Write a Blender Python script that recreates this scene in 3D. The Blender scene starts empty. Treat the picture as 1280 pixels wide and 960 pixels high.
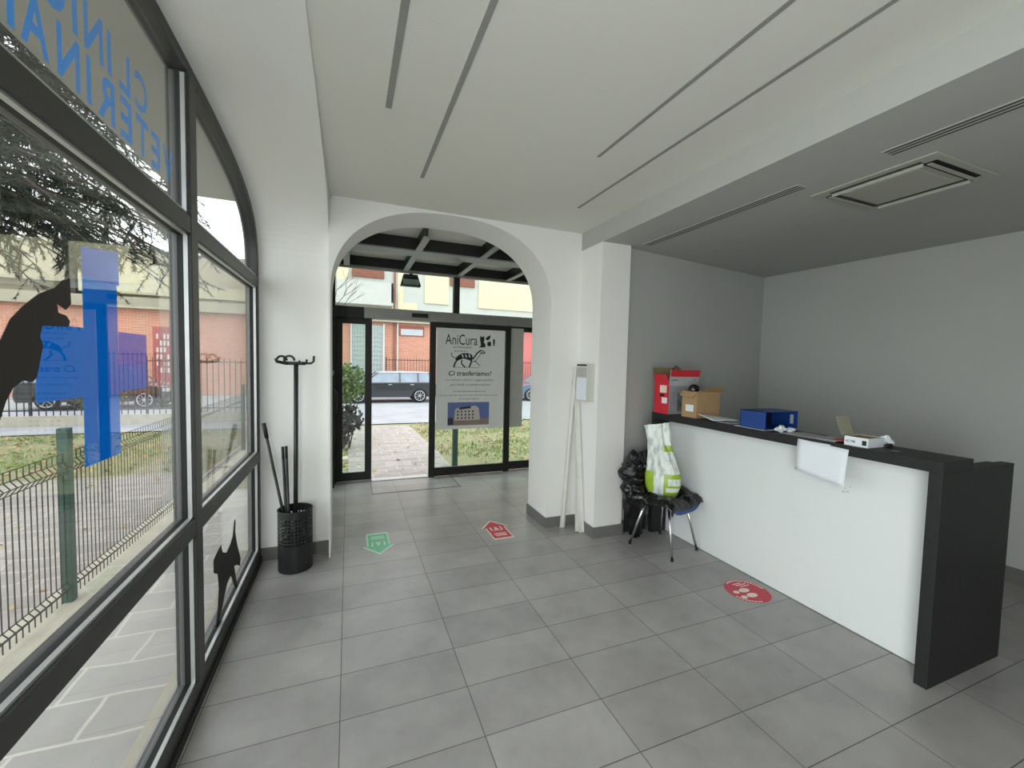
import bpy, bmesh, math, random
from mathutils import Vector, Matrix, noise
S = bpy.context.scene
C = S.collection
random.seed(7)
PI = math.pi

# ---------------------------------------------------------------- camera
F_PX, YAW, PITCH, ROLL, EYE = 519.687, 0.375776, -0.051841, 0.022304, 1.654
cam = bpy.data.cameras.new('camera'); cam_o = bpy.data.objects.new('camera', cam); C.objects.link(cam_o)
cam.sensor_fit = 'HORIZONTAL'; cam.sensor_width = 36.0; cam.lens = 36.0 * F_PX / 1280.0
cam.clip_start = 0.02; cam.clip_end = 300
fw = Vector((math.sin(YAW)*math.cos(PITCH), math.cos(YAW)*math.cos(PITCH), math.sin(PITCH)))
rt = Vector((math.cos(YAW), -math.sin(YAW), 0)); up = rt.cross(fw)
r2 = rt*math.cos(ROLL) + up*math.sin(ROLL); u2 = -rt*math.sin(ROLL) + up*math.cos(ROLL)
M = Matrix((r2, u2, -fw)).transposed().to_4x4(); M.translation = Vector((0, 0, EYE))
cam_o.matrix_world = M
S.camera = cam_o

# ---------------------------------------------------------------- light
world = bpy.data.worlds.new('overcast_sky'); S.world = world; world.use_nodes = True
wn = world.node_tree; wn.nodes.clear()
wo = wn.nodes.new('ShaderNodeOutputWorld'); bg = wn.nodes.new('ShaderNodeBackground')
wtc = wn.nodes.new('ShaderNodeTexCoord'); wno = wn.nodes.new('ShaderNodeTexNoise'); wno.inputs['Scale'].default_value = 2.2
wr = wn.nodes.new('ShaderNodeValToRGB')
wr.color_ramp.elements[0].position = .35; wr.color_ramp.elements[0].color = (0.80, 0.87, 0.97, 1)
wr.color_ramp.elements[1].position = .65; wr.color_ramp.elements[1].color = (0.98, 0.99, 1.0, 1)
wn.links.new(wtc.outputs['Generated'], wno.inputs['Vector']); wn.links.new(wno.outputs['Fac'], wr.inputs['Fac'])
wn.links.new(wr.outputs['Color'], bg.inputs['Color']); wn.links.new(bg.outputs['Background'], wo.inputs['Surface'])
bg.inputs['Strength'].default_value = 3.15

def area(name, loc, target, sx, sy, power, color=(1, 1, 1)):
    l = bpy.data.lights.new(name, 'AREA'); l.shape = 'RECTANGLE'; l.size = sx; l.size_y = sy; l.energy = power; l.color = color
    o = bpy.data.objects.new(name, l); C.objects.link(o); o.location = loc
    o.rotation_euler = (Vector(target) - Vector(loc)).to_track_quat('-Z', 'Y').to_euler(); return o
# added area lamp in the window niche behind the viewer, brightens the room
area('side_fill_light', (-.60, -.95, 1.35), (2.6, 1.2, 1.0), 1.15, 2.2, 82, (0.95, 0.98, 1.0))

S.view_settings.view_transform = 'Standard'; S.view_settings.look = 'None'
S.view_settings.exposure = 0.0; S.view_settings.gamma = 1.0; S.view_settings.use_curve_mapping = False

# ---------------------------------------------------------------- helpers
def lin(c):
    out = []
    for v in c[:3]:
        v = v/255.0
        out.append(v/12.92 if v <= .04045 else ((v+.055)/1.055)**2.4)
    return (*out, 1.0)

def newmat(name):
    m = bpy.data.materials.new(name); m.use_nodes = True
    n = m.node_tree; b = n.nodes['Principled BSDF']
    return m, n, b

def L(n, a, b): n.links.new(a, b)

def mat(name, col, rough=.6, metal=0.0, var=.06, scale=8.0, bump=0.0, bscale=60.0, coat=0.0, col2=None, spec=None):
    m, n, b = newmat(name)
    c = lin(col)
    tc = n.nodes.new('ShaderNodeTexCoord')
    no = n.nodes.new('ShaderNodeTexNoise'); no.inputs['Scale'].default_value = scale; no.inputs['Detail'].default_value = 6
    L(n, tc.outputs['Object'], no.inputs['Vector'])
    rp = n.nodes.new('ShaderNodeValToRGB'); rp.color_ramp.elements[0].position = .3; rp.color_ramp.elements[1].position = .7
    if col2: rp.color_ramp.elements[0].color = lin(col2); rp.color_ramp.elements[1].color = c
    else:
        rp.color_ramp.elements[0].color = (c[0]*(1-var), c[1]*(1-var), c[2]*(1-var), 1)
        rp.color_ramp.elements[1].color = (min(1, c[0]*(1+var)), min(1, c[1]*(1+var)), min(1, c[2]*(1+var)), 1)
    L(n, no.outputs['Fac'], rp.inputs['Fac']); L(n, rp.outputs['Color'], b.inputs['Base Color'])
    b.inputs['Roughness'].default_value = rough; b.inputs['Metallic'].default_value = metal
    if coat: b.inputs['Coat Weight'].default_value = coat
    if spec is not None: b.inputs['Specular IOR Level'].default_value = spec
    if bump:
        n2 = n.nodes.new('ShaderNodeTexNoise'); n2.inputs['Scale'].default_value = bscale; n2.inputs['Detail'].default_value = 4
        L(n, tc.outputs['Object'], n2.inputs['Vector'])
        bp = n.nodes.new('ShaderNodeBump'); bp.inputs['Strength'].default_value = bump; bp.inputs['Distance'].default_value = .01
        L(n, n2.outputs['Fac'], bp.inputs['Height']); L(n, bp.outputs['Normal'], b.inputs['Normal'])
    return m

def math_(n, op, a, b=None, c=None):
    k = n.nodes.new('ShaderNodeMath'); k.operation = op
    for i, v in enumerate((a, b, c)):
        if v is None: continue
        if isinstance(v, (int, float)): k.inputs[i].default_value = v
        else: L(n, v, k.inputs[i])
    return k.outputs[0]

def glassmat(name, tint=(.965, .975, .968), ior_f=.045, boost=1.0):
    m = bpy.data.materials.new(name); m.use_nodes = True; n = m.node_tree; n.nodes.clear()
    out = n.nodes.new('ShaderNodeOutputMaterial'); tr = n.nodes.new('ShaderNodeBsdfTransparent'); gl = n.nodes.new('ShaderNodeBsdfGlossy')
    tr.inputs['Color'].default_value = (*tint, 1); gl.inputs['Roughness'].default_value = 0.0
    g = n.nodes.new('ShaderNodeNewGeometry'); d = n.nodes.new('ShaderNodeVectorMath'); d.operation = 'DOT_PRODUCT'
    L(n, g.outputs['Incoming'], d.inputs[0]); L(n, g.outputs['Normal'], d.inputs[1])
    a = math_(n, 'ABSOLUTE', d.outputs['Value']); o = math_(n, 'SUBTRACT', 1.0, a); p = math_(n, 'POWER', o, 5.0)
    f = math_(n, 'MULTIPLY_ADD', p, (1-ior_f)*boost, ior_f)
    mx = n.nodes.new('ShaderNodeMixShader'); L(n, f, mx.inputs[0]); L(n, tr.outputs[0], mx.inputs[1]); L(n, gl.outputs[0], mx.inputs[2])
    L(n, mx.outputs[0], out.inputs['Surface'])
    return m

def filmmat(name, col, trans):
    # coloured translucent window film
    m = bpy.data.materials.new(name); m.use_nodes = True; n = m.node_tree; n.nodes.clear()
    out = n.nodes.new('ShaderNodeOutputMaterial'); tr = n.nodes.new('ShaderNodeBsdfTransparent')
    tl = n.nodes.new('ShaderNodeBsdfTranslucent'); df = n.nodes.new('ShaderNodeBsdfDiffuse')
    c = lin(col); tr.inputs['Color'].default_value = (min(1, c[0]*1.3+.02), min(1, c[1]*1.3+.02), min(1, c[2]*1.2), 1); tl.inputs['Color'].default_value = c; df.inputs['Color'].default_value = c
    a = n.nodes.new('ShaderNodeMixShader'); a.inputs[0].default_value = .5; L(n, tl.outputs[0], a.inputs[1]); L(n, df.outputs[0], a.inputs[2])
    b = n.nodes.new('ShaderNodeMixShader'); b.inputs[0].default_value = trans; L(n, a.outputs[0], b.inputs[1]); L(n, tr.outputs[0], b.inputs[2])
    L(n, b.outputs[0], out.inputs['Surface'])
    return m

def brickmat(name, c1, c2, mortar, w, h, ms, offset=.5, loc=(0, 0, 0), rough=.8, axis='XY', var=.1, nscale=3.0, bump=.3, ms_smooth=.1, distort=0.0, nstretch=None):
    m, n, b = newmat(name)
    tc = n.nodes.new('ShaderNodeTexCoord'); sp = n.nodes.new('ShaderNodeSeparateXYZ'); cb = n.nodes.new('ShaderNodeCombineXYZ')
    L(n, tc.outputs['Object'], sp.inputs[0])
    A, B = axis
    L(n, sp.outputs[A], cb.inputs['X']); L(n, sp.outputs[B], cb.inputs['Y'])
    mp = n.nodes.new('ShaderNodeMapping'); mp.inputs['Location'].default_value = loc; L(n, cb.outputs[0], mp.inputs[0])
    vec = mp.outputs[0]
    if distort:
        nd = n.nodes.new('ShaderNodeTexNoise'); nd.inputs['Scale'].default_value = 1.7; L(n, mp.outputs[0], nd.inputs['Vector'])
        vm = n.nodes.new('ShaderNodeVectorMath'); vm.operation = 'MULTIPLY_ADD'; vm.inputs[1].default_value = (distort,)*3
        L(n, nd.outputs['Color'], vm.inputs[0]); L(n, mp.outputs[0], vm.inputs[2]); vec = vm.outputs[0]
    bt = n.nodes.new('ShaderNodeTexBrick'); L(n, vec, bt.inputs['Vector'])
    bt.offset = offset; bt.squash = 1.0
    bt.inputs['Scale'].default_value = 1.0; bt.inputs['Brick Width'].default_value = w; bt.inputs['Row Height'].default_value = h
    bt.inputs['Mortar Size'].default_value = ms; bt.inputs['Mortar Smooth'].default_value = ms_smooth
    bt.inputs['Color1'].default_value = lin(c1); bt.inputs['Color2'].default_value = lin(c2); bt.inputs['Mortar'].default_value = lin(mortar)
    no = n.nodes.new('ShaderNodeTexNoise'); no.inputs['Scale'].default_value = nscale; no.inputs['Detail'].default_value = 8; no.inputs['Roughness'].default_value = .6
    if nstretch:
        m2 = n.nodes.new('ShaderNodeMapping'); m2.inputs['Scale'].default_value = nstretch; L(n, mp.outputs[0], m2.inputs[0]); L(n, m2.outputs[0], no.inputs['Vector'])
    else: L(n, mp.outputs[0], no.inputs['Vector'])
    mr = n.nodes.new('ShaderNodeMapRange'); mr.inputs['From Min'].default_value = .15; mr.inputs['From Max'].default_value = .85
    mr.inputs['To Min'].default_value = 1-var; mr.inputs['To Max'].default_value = 1+var; L(n, no.outputs['Fac'], mr.inputs['Value'])
    vm = n.nodes.new('ShaderNodeVectorMath'); vm.operation = 'SCALE'; L(n, bt.outputs['Color'], vm.inputs[0]); L(n, mr.outputs[0], vm.inputs['Scale'])
    L(n, vm.outputs[0], b.inputs['Base Color'])
    b.inputs['Roughness'].default_value = rough
    r2_ = n.nodes.new('ShaderNodeMapRange'); r2_.inputs['From Min'].default_value = .15; r2_.inputs['From Max'].default_value = .85
    r2_.inputs['To Min'].default_value = rough-.06; r2_.inputs['To Max'].default_value = rough+.08; L(n, no.outputs['Fac'], r2_.inputs['Value'])
    L(n, r2_.outputs[0], b.inputs['Roughness'])
    if bump:
        bp = n.nodes.new('ShaderNodeBump'); bp.inputs['Strength'].default_value = bump; bp.inputs['Distance'].default_value = .004
        iv = math_(n, 'SUBTRACT', 1.0, bt.outputs['Fac']); L(n, iv, bp.inputs['Height']); L(n, bp.outputs['Normal'], b.inputs['Normal'])
    return m

class MB:
    def __init__(s): s.v = []; s.f = []
    def add(s, vs, fs):
        k = len(s.v); s.v += [Vector(v) for v in vs]; s.f += [tuple(i+k for i in f) for f in fs]; return s
    def box(s, x0, x1, y0, y1, z0, z1):
        return s.add([(x0, y0, z0), (x1, y0, z0), (x1, y1, z0), (x0, y1, z0), (x0, y0, z1), (x1, y0, z1), (x1, y1, z1), (x0, y1, z1)],
                     [(0, 3, 2, 1), (4, 5, 6, 7), (0, 1, 5, 4), (1, 2, 6, 5), (2, 3, 7, 6), (3, 0, 4, 7)])
    def obox(s, c, size, rot):
        c = Vector(c); hx, hy, hz = [k/2 for k in size]; vs = []
        for z in (-hz, hz):
            for x, y in ((-hx, -hy), (hx, -hy), (hx, hy), (-hx, hy)): vs.append(c + rot @ Vector((x, y, z)))
        return s.add(vs, [(0, 3, 2, 1), (4, 5, 6, 7), (0, 1, 5, 4), (1, 2, 6, 5), (2, 3, 7, 6), (3, 0, 4, 7)])
    def bar(s, a, b, w, h=None):
        a, b = Vector(a), Vector(b); h = h or w; d = b-a
        q = d.to_track_quat('Z', 'Y').to_matrix()
        return s.obox((a+b)/2, (w, h, d.length), q)
    def tube(s, pts, r, n=8, cap=True, closed=False):
        pts = [Vector(p) for p in pts]; m = len(pts); rr = r if isinstance(r, (list, tuple)) else [r]*m
        vs = []; prev = None
        for i, p in enumerate(pts):
            if closed: t = pts[(i+1) % m]-pts[i-1]
            else: t = pts[min(i+1, m-1)]-pts[max(i-1, 0)]
            t.normalize()
            if prev is None:
                a = Vector((0, 0, 1)) if abs(t.z) < .9 else Vector((1, 0, 0)); x = t.cross(a).normalized()
            else: x = (prev - t*prev.dot(t)).normalized()
            prev = x; y = t.cross(x)
            for k in range(n): vs.append(p + (x*math.cos(2*PI*k/n)+y*math.sin(2*PI*k/n))*rr[i])
        fs = []
        for i in range(m if closed else m-1):
            j = (i+1) % m
            for k in range(n): fs.append((i*n+k, i*n+(k+1) % n, j*n+(k+1) % n, j*n+k))
        if cap and not closed: fs.append(tuple(range(n))[::-1]); fs.append(tuple((m-1)*n+k for k in range(n)))
        return s.add(vs, fs)
    def lathe(s, prof, c=(0, 0, 0), n=24, axis='Z', cap=False):
        vs = []; fs = []
        for r, z in prof:
            for k in range(n):
                a = 2*PI*k/n; p = (r*math.cos(a), r*math.sin(a), z)
                if axis == 'Y': p = (p[0], p[2], p[1])
                if axis == 'X': p = (p[2], p[0], p[1])
                vs.append(Vector(c)+Vector(p))
        for i in range(len(prof)-1):
            for k in range(n): fs.append((i*n+k, i*n+(k+1) % n, (i+1)*n+(k+1) % n, (i+1)*n+k))
        if cap: fs.append(tuple(range(n))[::-1]); fs.append(tuple((len(prof)-1)*n+k for k in range(n)))
        return s.add(vs, fs)
    def prism(s, poly, axis, lo, hi):
        # poly in the two other axes, in order (X: y,z) (Y: x,z) (Z: x,y)
        def P(p, t): return {'X': (t, p[0], p[1]), 'Y': (p[0], t, p[1]), 'Z': (p[0], p[1], t)}[axis]
        n = len(poly); vs = [P(p, lo) for p in poly]+[P(p, hi) for p in poly]
        fs = [tuple(range(n))[::-1], tuple(range(n, 2*n))]+[(i, (i+1) % n, n+(i+1) % n, n+i) for i in range(n)]
        return s.add(vs, fs)
    def grid(s, fn, nu, nv, wrap=False):
        vs = [fn(i/nu, j/nv) for j in range(nv+1) for i in range(nu+1)]
        fs = [(j*(nu+1)+i, j*(nu+1)+i+1, (j+1)*(nu+1)+i+1, (j+1)*(nu+1)+i) for j in range(nv) for i in range(nu)]
        return s.add(vs, fs)
    def blob(s, c, r, amp, sc, seed=0, n=28, m=18, sharp=1.0):
        c = Vector(c); vs = []; fs = []
        for j in range(m+1):
            th = PI*j/m
            for i in range(n):
                a = 2*PI*i/n; d = Vector((math.sin(th)*math.cos(a), math.sin(th)*math.sin(a), math.cos(th)))
                p = Vector((d.x*r[0], d.y*r[1], d.z*r[2])); q = (c+p)*sc+Vector((seed, seed*.7, 0))
                k = 1+amp*(abs(noise.noise(q))*2-.6)+amp*.6*(abs(noise.noise(q*2.3))*2-.5)
                vs.append(c+p*k)
        for j in range(m):
            for i in range(n): fs.append((j*n+i, j*n+(i+1) % n, (j+1)*n+(i+1) % n, (j+1)*n+i))
        return s.add(vs, fs)
    def build(s, name, m, parent=None, smooth=False, bevel=0.0, solid=0.0, fix=True, subs=0):
        me = bpy.data.meshes.new(name)
        inv = Matrix.Identity(4)
        if parent is not None: inv = parent_mw(parent).inverted()
        me.from_pydata([inv @ v for v in s.v], [], s.f)
        o = bpy.data.objects.new(name, me); C.objects.link(o)
        if parent is not None: o.parent = parent
        if fix:
            bm = bmesh.new(); bm.from_mesh(me); bmesh.ops.remove_doubles(bm, verts=bm.verts, dist=1e-6) if fix == 'weld' else None
            bmesh.ops.recalc_face_normals(bm, faces=bm.faces); bm.to_mesh(me); bm.free()
        if m: me.materials.append(m)
        if smooth:
            for p in me.polygons: p.use_smooth = True
        if solid:
            k = o.modifiers.new('thickness', 'SOLIDIFY'); k.thickness = solid; k.offset = 0
        if bevel:
            k = o.modifiers.new('edges', 'BEVEL'); k.width = bevel; k.segments = 2; k.limit_method = 'ANGLE'; k.angle_limit = .7
        if subs:
            k = o.modifiers.new('sub', 'SUBSURF'); k.levels = subs; k.render_levels = subs
        return o

def parent_mw(o):
    m = Matrix.Translation(o.location) @ o.rotation_euler.to_matrix().to_4x4()
    return (parent_mw(o.parent) @ m) if o.parent else m

def thing(name, label, cat, loc=(0, 0, 0), rz=0, group=None):
    o = bpy.data.objects.new(name, None); C.objects.link(o); o.empty_display_size = .05
    o.location = loc; o.rotation_euler = (0, 0, rz); o['label'] = label; o['category'] = cat
    if group: o['group'] = group
    return o
def tag(o, label, cat, group=None, kind=None):
    o['label'] = label; o['category'] = cat
    if group: o['group'] = group
    if kind: o['kind'] = kind
    return o
def struct(o, label=None, cat=None):
    o['kind'] = 'structure'
    if label: o['label'] = label
    if cat: o['category'] = cat
    return o
def dup(root, loc, label=None, rz=None):
    r = root.copy(); C.objects.link(r); r.location = loc
    if rz is not None: r.rotation_euler = (0, 0, rz)
    if label: r['label'] = label
    for ch in list(root.children):
        c = ch.copy(); C.objects.link(c); c.parent = r
        for g in ch.children:
            d = g.copy(); C.objects.link(d); d.parent = c
    return r

def text_mesh(txt, width, height, shear=0.0, bold=0.0):
    """text fitted to width x height, lower-left at origin, in XY, returns verts, faces"""
    cu = bpy.data.curves.new('t', 'FONT'); cu.body = txt; cu.shear = shear; cu.offset = bold; cu.resolution_u = 3
    o = bpy.data.objects.new('t', cu); C.objects.link(o)
    dg = bpy.context.evaluated_depsgraph_get(); dg.update()
    me = bpy.data.meshes.new_from_object(o.evaluated_get(dg))
    vs = [v.co.copy() for v in me.vertices]; fs = [tuple(p.vertices) for p in me.polygons]
    bpy.data.objects.remove(o); bpy.data.curves.remove(cu); bpy.data.meshes.remove(me)
    x0 = min(v.x for v in vs); x1 = max(v.x for v in vs); y0 = min(v.y for v in vs); y1 = max(v.y for v in vs)
    return [((v.x-x0)/(x1-x0)*width, (v.y-y0)/max(1e-6, y1-y0)*height) for v in vs], fs
def put_text(mb, txt, width, height, org, ux, uy, shear=0.0, bold=0.0, fmap=None):
    vs, fs = text_mesh(txt, width, height, shear, bold); o = Vector(org); ux = Vector(ux); uy = Vector(uy)
    mb.add([o+ux*a+uy*b for a, b in vs], fs)

# ---------------------------------------------------------------- materials
M_wall = mat('white wall paint', (236, 236, 231), .75, var=.02, scale=1.3, bump=.05, bscale=120)
M_ceil = mat('ceiling paint', (222, 222, 213), .8, var=.015, scale=1.0)
M_alc = mat('alcove grey', (180, 182, 177), .8, var=.03, scale=1.2)  # darker grey than the white walls, for alcove walls, ceiling and diffuser flanges
M_floor = brickmat('grey stone tiles', (166, 164, 160), (152, 150, 147), (88, 86, 82), .6, .3, .0022, offset=0.0, loc=(.033, -.164, 0), rough=.31, var=.27, nscale=3.0, bump=.35)
M_base = mat('skirting tile', (112, 112, 108), .5, var=.08, scale=6)
M_alu = mat('anthracite aluminium', (62, 63, 62), .42, var=.05, scale=20, metal=.2)
M_aluD = mat('dark door aluminium', (36, 37, 34), .45, var=.05, scale=20, metal=.2)
M_silver = mat('satin silver aluminium', (150, 152, 146), .4, metal=.6, var=.04)
M_gasket = mat('black gasket', (18, 18, 18), .6)
M_bead = mat('pale glazing bead', (196, 198, 196), .35, metal=.5)
M_glass = glassmat('window glass')
M_glassD = glassmat('door glass', (.93, .975, .95))
M_glassO = glassmat('green tinted outer glass', (.86, .94, .91))
M_slot = mat('recessed grey profile', (146, 147, 141), .6)
M_black = mat('black laminate', (38, 39, 39), .5, spec=.3, var=.12, scale=30, bump=.04, bscale=200)
M_blackin = mat('very dark slot', (12, 12, 12), .8)
M_white = mat('white laminate', (228, 233, 230), .45, var=.01, scale=2)
M_acw = mat('off white plastic', (206, 207, 196), .45, var=.02)
M_acp = mat('cassette plastic', (176, 177, 164), .5, var=.02)
M_acd = mat('vent shadow plastic', (70, 70, 64), .7)
M_redst = mat('red vinyl', (196, 58, 76), .5, var=.06, scale=30)
M_grnst = mat('green vinyl', (110, 200, 152), .5, var=.08, scale=30)
M_pale = mat('pale print', (236, 218, 206), .6)
M_palegreen = mat('pale green print', (206, 240, 220), .6)
M_chrome = mat('chrome tube', (205, 205, 205), .12, metal=1.0, var=.02)
M_blue = mat('blue plastic shell', (16, 66, 140), .4, var=.04)
M_bag = mat('black polythene', (13, 14, 14), .22, var=.2, scale=12, bump=.8, bscale=18)
M_card = mat('brown cardboard', (168, 138, 100), .85, var=.06, scale=10)
M_cardin = mat('cardboard inner', (134, 116, 84), .9, var=.06, scale=10)
M_redbox = mat('red glossy card', (204, 44, 58), .4, var=.05)
M_greybox = mat('grey printed card', (150, 152, 154), .5, var=.2, scale=6)
M_paper = mat('white paper', (226, 232, 236), .7, var=.02)
M_paper2 = mat('grey paper', (176, 178, 178), .7, var=.06)
M_ink = mat('black ink', (26, 26, 28), .6)
M_greyink = mat('grey ink', (110, 112, 112), .6)
M_navy = mat('blue binder board', (20, 62, 132), .45, var=.05)
M_navyin = mat('navy binder inside', (16, 22, 62), .6)
M_decal = filmmat('blue window film', (0, 156, 224), .26)
M_bluetint = filmmat('pale blue translucent tint', (120, 150, 225), .6)
M_letter = filmmat('blue lettering film', (0, 128, 214), .2)
M_catd = mat('black brown film', (34, 30, 28), .6)
M_stand = mat('black enamelled metal', (34, 36, 36), .4, var=.1)
M_cane = mat('dark metal cane', (60, 62, 62), .35, metal=.5)
M_pvc = mat('white plastic trim', (226, 226, 218), .4, var=.03)
M_poster = mat('poster paper', (232, 234, 230), .55, var=.02)
M_posterb = mat('poster reverse', (176, 176, 168), .6)
M_stone = brickmat('grey stone slabs', (182, 178, 171), (166, 163, 158), (204, 199, 188), .55, .27, .009, offset=.37, rough=.75, var=.16, nscale=4, bump=.4, distort=.10)
M_path = brickmat('pale stone path', (162, 155, 147), (146, 140, 134), (176, 168, 156), .42, .24, .012, offset=.41, rough=.8, var=.26, nscale=5, bump=.4, distort=.16)
M_curb = mat('pale curb stone', (184, 178, 160), .85, var=.12, scale=5, bump=.3)
M_asph = mat('street asphalt', (158, 160, 162), .9, var=.12, scale=1.2, bump=.3)
M_lawn = mat('leafy lawn', (126, 138, 88), .95, col2=(152, 140, 114), scale=.9, bump=1.0, bscale=30)
M_grass = mat('grass green', (126, 150, 84), .9, var=.3, scale=1)
M_leaf = mat('fallen leaf brown', (172, 148, 108), .9, var=.4, scale=3)
M_fence = mat('green fence enamel', (52, 84, 72), .5, var=.08)
M_wire = mat('fence wire', (58, 55, 48), .6, var=.15, scale=3)
M_rail = mat('dark iron railing', (52, 50, 48), .7)
M_brick = brickmat('orange brick', (196, 134, 106), (182, 118, 92), (198, 166, 146), .25, .075, .012, rough=.9, axis='XZ', var=.08, nscale=1.5, bump=.2)
M_cream = mat('cream render', (222, 210, 176), .9, var=.04, scale=.8)
M_beige = mat('beige render', (170, 164, 142), .9, var=.08, scale=1.5)
M_palewall = mat('pale grey render', (196, 194, 188), .9, var=.04, scale=1)
M_shut = mat('brown roller shutter', (146, 92, 76), .8, var=.1)
M_maroon = mat('maroon door', (150, 70, 76), .7, var=.1, scale=4)
M_pinkdoor = mat('red gate paint', (214, 120, 116), .7, var=.05)
M_teal = mat('pale teal panel', (150, 174, 168), .7)
M_cargl = mat('car window glass', (120, 136, 148), .08, coat=1.0, var=.2, scale=2)
M_carblk = mat('dark car paint', (34, 38, 46), .2, coat=1.0)
M_carroof = mat('pale car roof paint', (196, 200, 204), .3, coat=.8)
M_carblue = mat('slate blue car paint', (92, 104, 128), .25, coat=1.0)
M_tyre = mat('tyre rubber', (24, 24, 24), .85)
M_rim = mat('alloy rim', (200, 202, 206), .3, metal=.6)
M_bark = mat('tree bark', (74, 66, 58), .95, var=.3, scale=6)
M_needle = mat('conifer needles', (52, 62, 50), .8, var=.4, scale=1.2)
M_twig = mat('bare twigs', (128, 112, 98), .9)
M_bush = mat('shrub leaves', (104, 122, 74), .8, var=.35, scale=3)
M_soffit = mat('grey outer soffit', (150, 150, 142), .9, var=.03)
M_tape = mat('grey scuff', (204, 209, 206), .8)

# ---------------------------------------------------------------- room shell
X_IN, X_WIN = -.147, -.655           # inner face of the window wall, plane of the window
Y_ARCH0, Y_ARCH1 = 3.68, 4.12        # arch wall
Z_C, Z_ALC = 2.95, 2.78
YB = -3.2
b = MB(); b.box(-.8, 5.3, YB, 5.95, -.12, 0); struct(b.build('floor', M_floor))
b = MB(); b.box(-.147, 2.17, YB, 3.68, Z_C, 3.1); struct(b.build('ceiling', M_ceil))
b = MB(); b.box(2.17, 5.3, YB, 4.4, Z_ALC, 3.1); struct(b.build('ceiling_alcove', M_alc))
# roof slab above all
b = MB(); b.box(-1.35, 5.4, YB-.2, 4.12, 3.1, 3.4).box(-.35, 3.4, 4.12, 5.98, 3.18, 3.4); struct(b.build('ceiling_slab', M_ceil))

# window wall with a wide flat arch
YC, AW, ZS, AH, NE = 1.1, 2.70, 2.2, .745, 4.0
def arch_z(y, aw=AW, ah=AH, zs=ZS):
    t = min(1.0, abs((y-YC)/aw)); return zs+ah*(1-t**NE)**(1/NE)
def arch_pts(aw, ah, n=56, z0=0.0, zs=ZS):
    pts = [(YC+aw, z0)]
    for i in range(n+1):
        a = PI*i/n; ca, sa = math.cos(a), math.sin(a)
        pts.append((YC+aw*math.copysign(abs(ca)**(2/NE), ca), zs+ah*abs(sa)**(2/NE)))
    pts.append((YC-aw, z0)); return pts
AP = arch_pts(AW, AH)
b = MB()
n = len(AP)
def wallring(b, x0, x1, ap, ylo, yhi, ztop):
    outer = []
    for (y, z) in ap:
        outer.append((y, z))
    # far jamb + top strips + near jamb as quads between arch line and the outer rectangle
    vs = []; fs = []
    def add_quadprism(p):
        k = len(vs)
        for q in p: vs.append((x0, q[0], q[1]))
        for q in p: vs.append((x1, q[0], q[1]))
        m = len(p)
        fs.append(tuple(k+i for i in range(m))); fs.append(tuple(k+m+i for i in reversed(range(m))))
    add_quadprism([(ap[0][0], 0), (yhi, 0), (yhi, ztop), (ap[0][0], ztop)])
    add_quadprism([(ap[-1][0], 0), (ap[-1][0], ztop), (ylo, ztop), (ylo, 0)])
    for i in range(1, len(ap)-2):
        p, q = ap[i], ap[i+1]
        if abs(p[0]-q[0]) < 1e-6: continue
        add_quadprism([p, (p[0], ztop), (q[0], ztop), q])
    b.add(vs, fs)
    for i in range(len(ap)-1):
        p, q = ap[i], ap[i+1]; b.add([(x0, p[0], p[1]), (x1, p[0], p[1]), (x1, q[0], q[1]), (x0, q[0], q[1])], [(0, 1, 2, 3)])
wallring(b, X_IN, -.74, AP, YB, 3.9, 3.1)
b.add([(X_IN, 3.9, 0), (-.74, 3.9, 0), (-.74, 3.9, 3.1), (X_IN, 3.9, 3.1)], [(0, 1, 2, 3)])
struct(b.build('wall_left', M_wall, fix=False))

# arch wall towards the entrance
def ent_pts(cx, hw, zs, h, n=44, e=2.35):
    pts = [(cx+hw, 0)]
    for i in range(n+1):
        a = PI*i/n; ca, sa = math.cos(a), math.sin(a)
        pts.append((cx+hw*math.copysign(abs(ca)**(2/e), ca), zs+h*abs(sa)**(2/e)))
    pts.append((cx-hw, 0)); return pts
EP = ent_pts(.855, .99, 2.18, .755)
b = MB()
def wallring_y(b, y0, y1, ap, xlo, xhi, ztop):
    def qp(p):
        m = len(p); b.add([(q[0], y0, q[1]) for q in p]+[(q[0], y1, q[1]) for q in p], [tuple(range(m)), tuple(m+i for i in reversed(range(m)))])
    qp([(ap[0][0], 0), (xhi, 0), (xhi, ztop), (ap[0][0], ztop)])
    qp([(ap[-1][0], 0), (ap[-1][0], ztop), (xlo, ztop), (xlo, 0)])
    for i in range(1, len(ap)-2):
        p, q = ap[i], ap[i+1]
        if abs(p[0]-q[0]) > 1e-6: qp([p, (p[0], ztop), (q[0], ztop), q])
    for i in range(len(ap)-1):
        p, q = ap[i], ap[i+1]; b.add([(p[0], y0, p[1]), (p[0], y1, p[1]), (q[0], y1, q[1]), (q[0], y0, q[1])], [(0, 1, 2, 3)])
    b.add([(xlo, y0, 0), (xlo, y1, 0), (xlo, y1, ztop), (xlo, y0, ztop)], [(0, 1, 2, 3)])
wallring_y(b, Y_ARCH0, Y_ARCH1, EP, X_IN, 2.5, 3.1)
struct(b.build('wall_front', M_wall, fix=False))
b = MB(); b.box(2.17, 2.485, 3.31, 3.9, 0, 2.781); struct(b.build('wall_pier', M_wall))
# alcove
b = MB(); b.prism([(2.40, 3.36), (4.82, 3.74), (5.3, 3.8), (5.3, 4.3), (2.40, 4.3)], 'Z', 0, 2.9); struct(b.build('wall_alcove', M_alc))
b = MB(); b.prism([(4.82, 3.9), (4.95, 1.63), (5.22, YB), (5.4, YB), (5.4, 3.9)], 'Z', 0, 2.9); struct(b.build('wall_right', M_alc))
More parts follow.
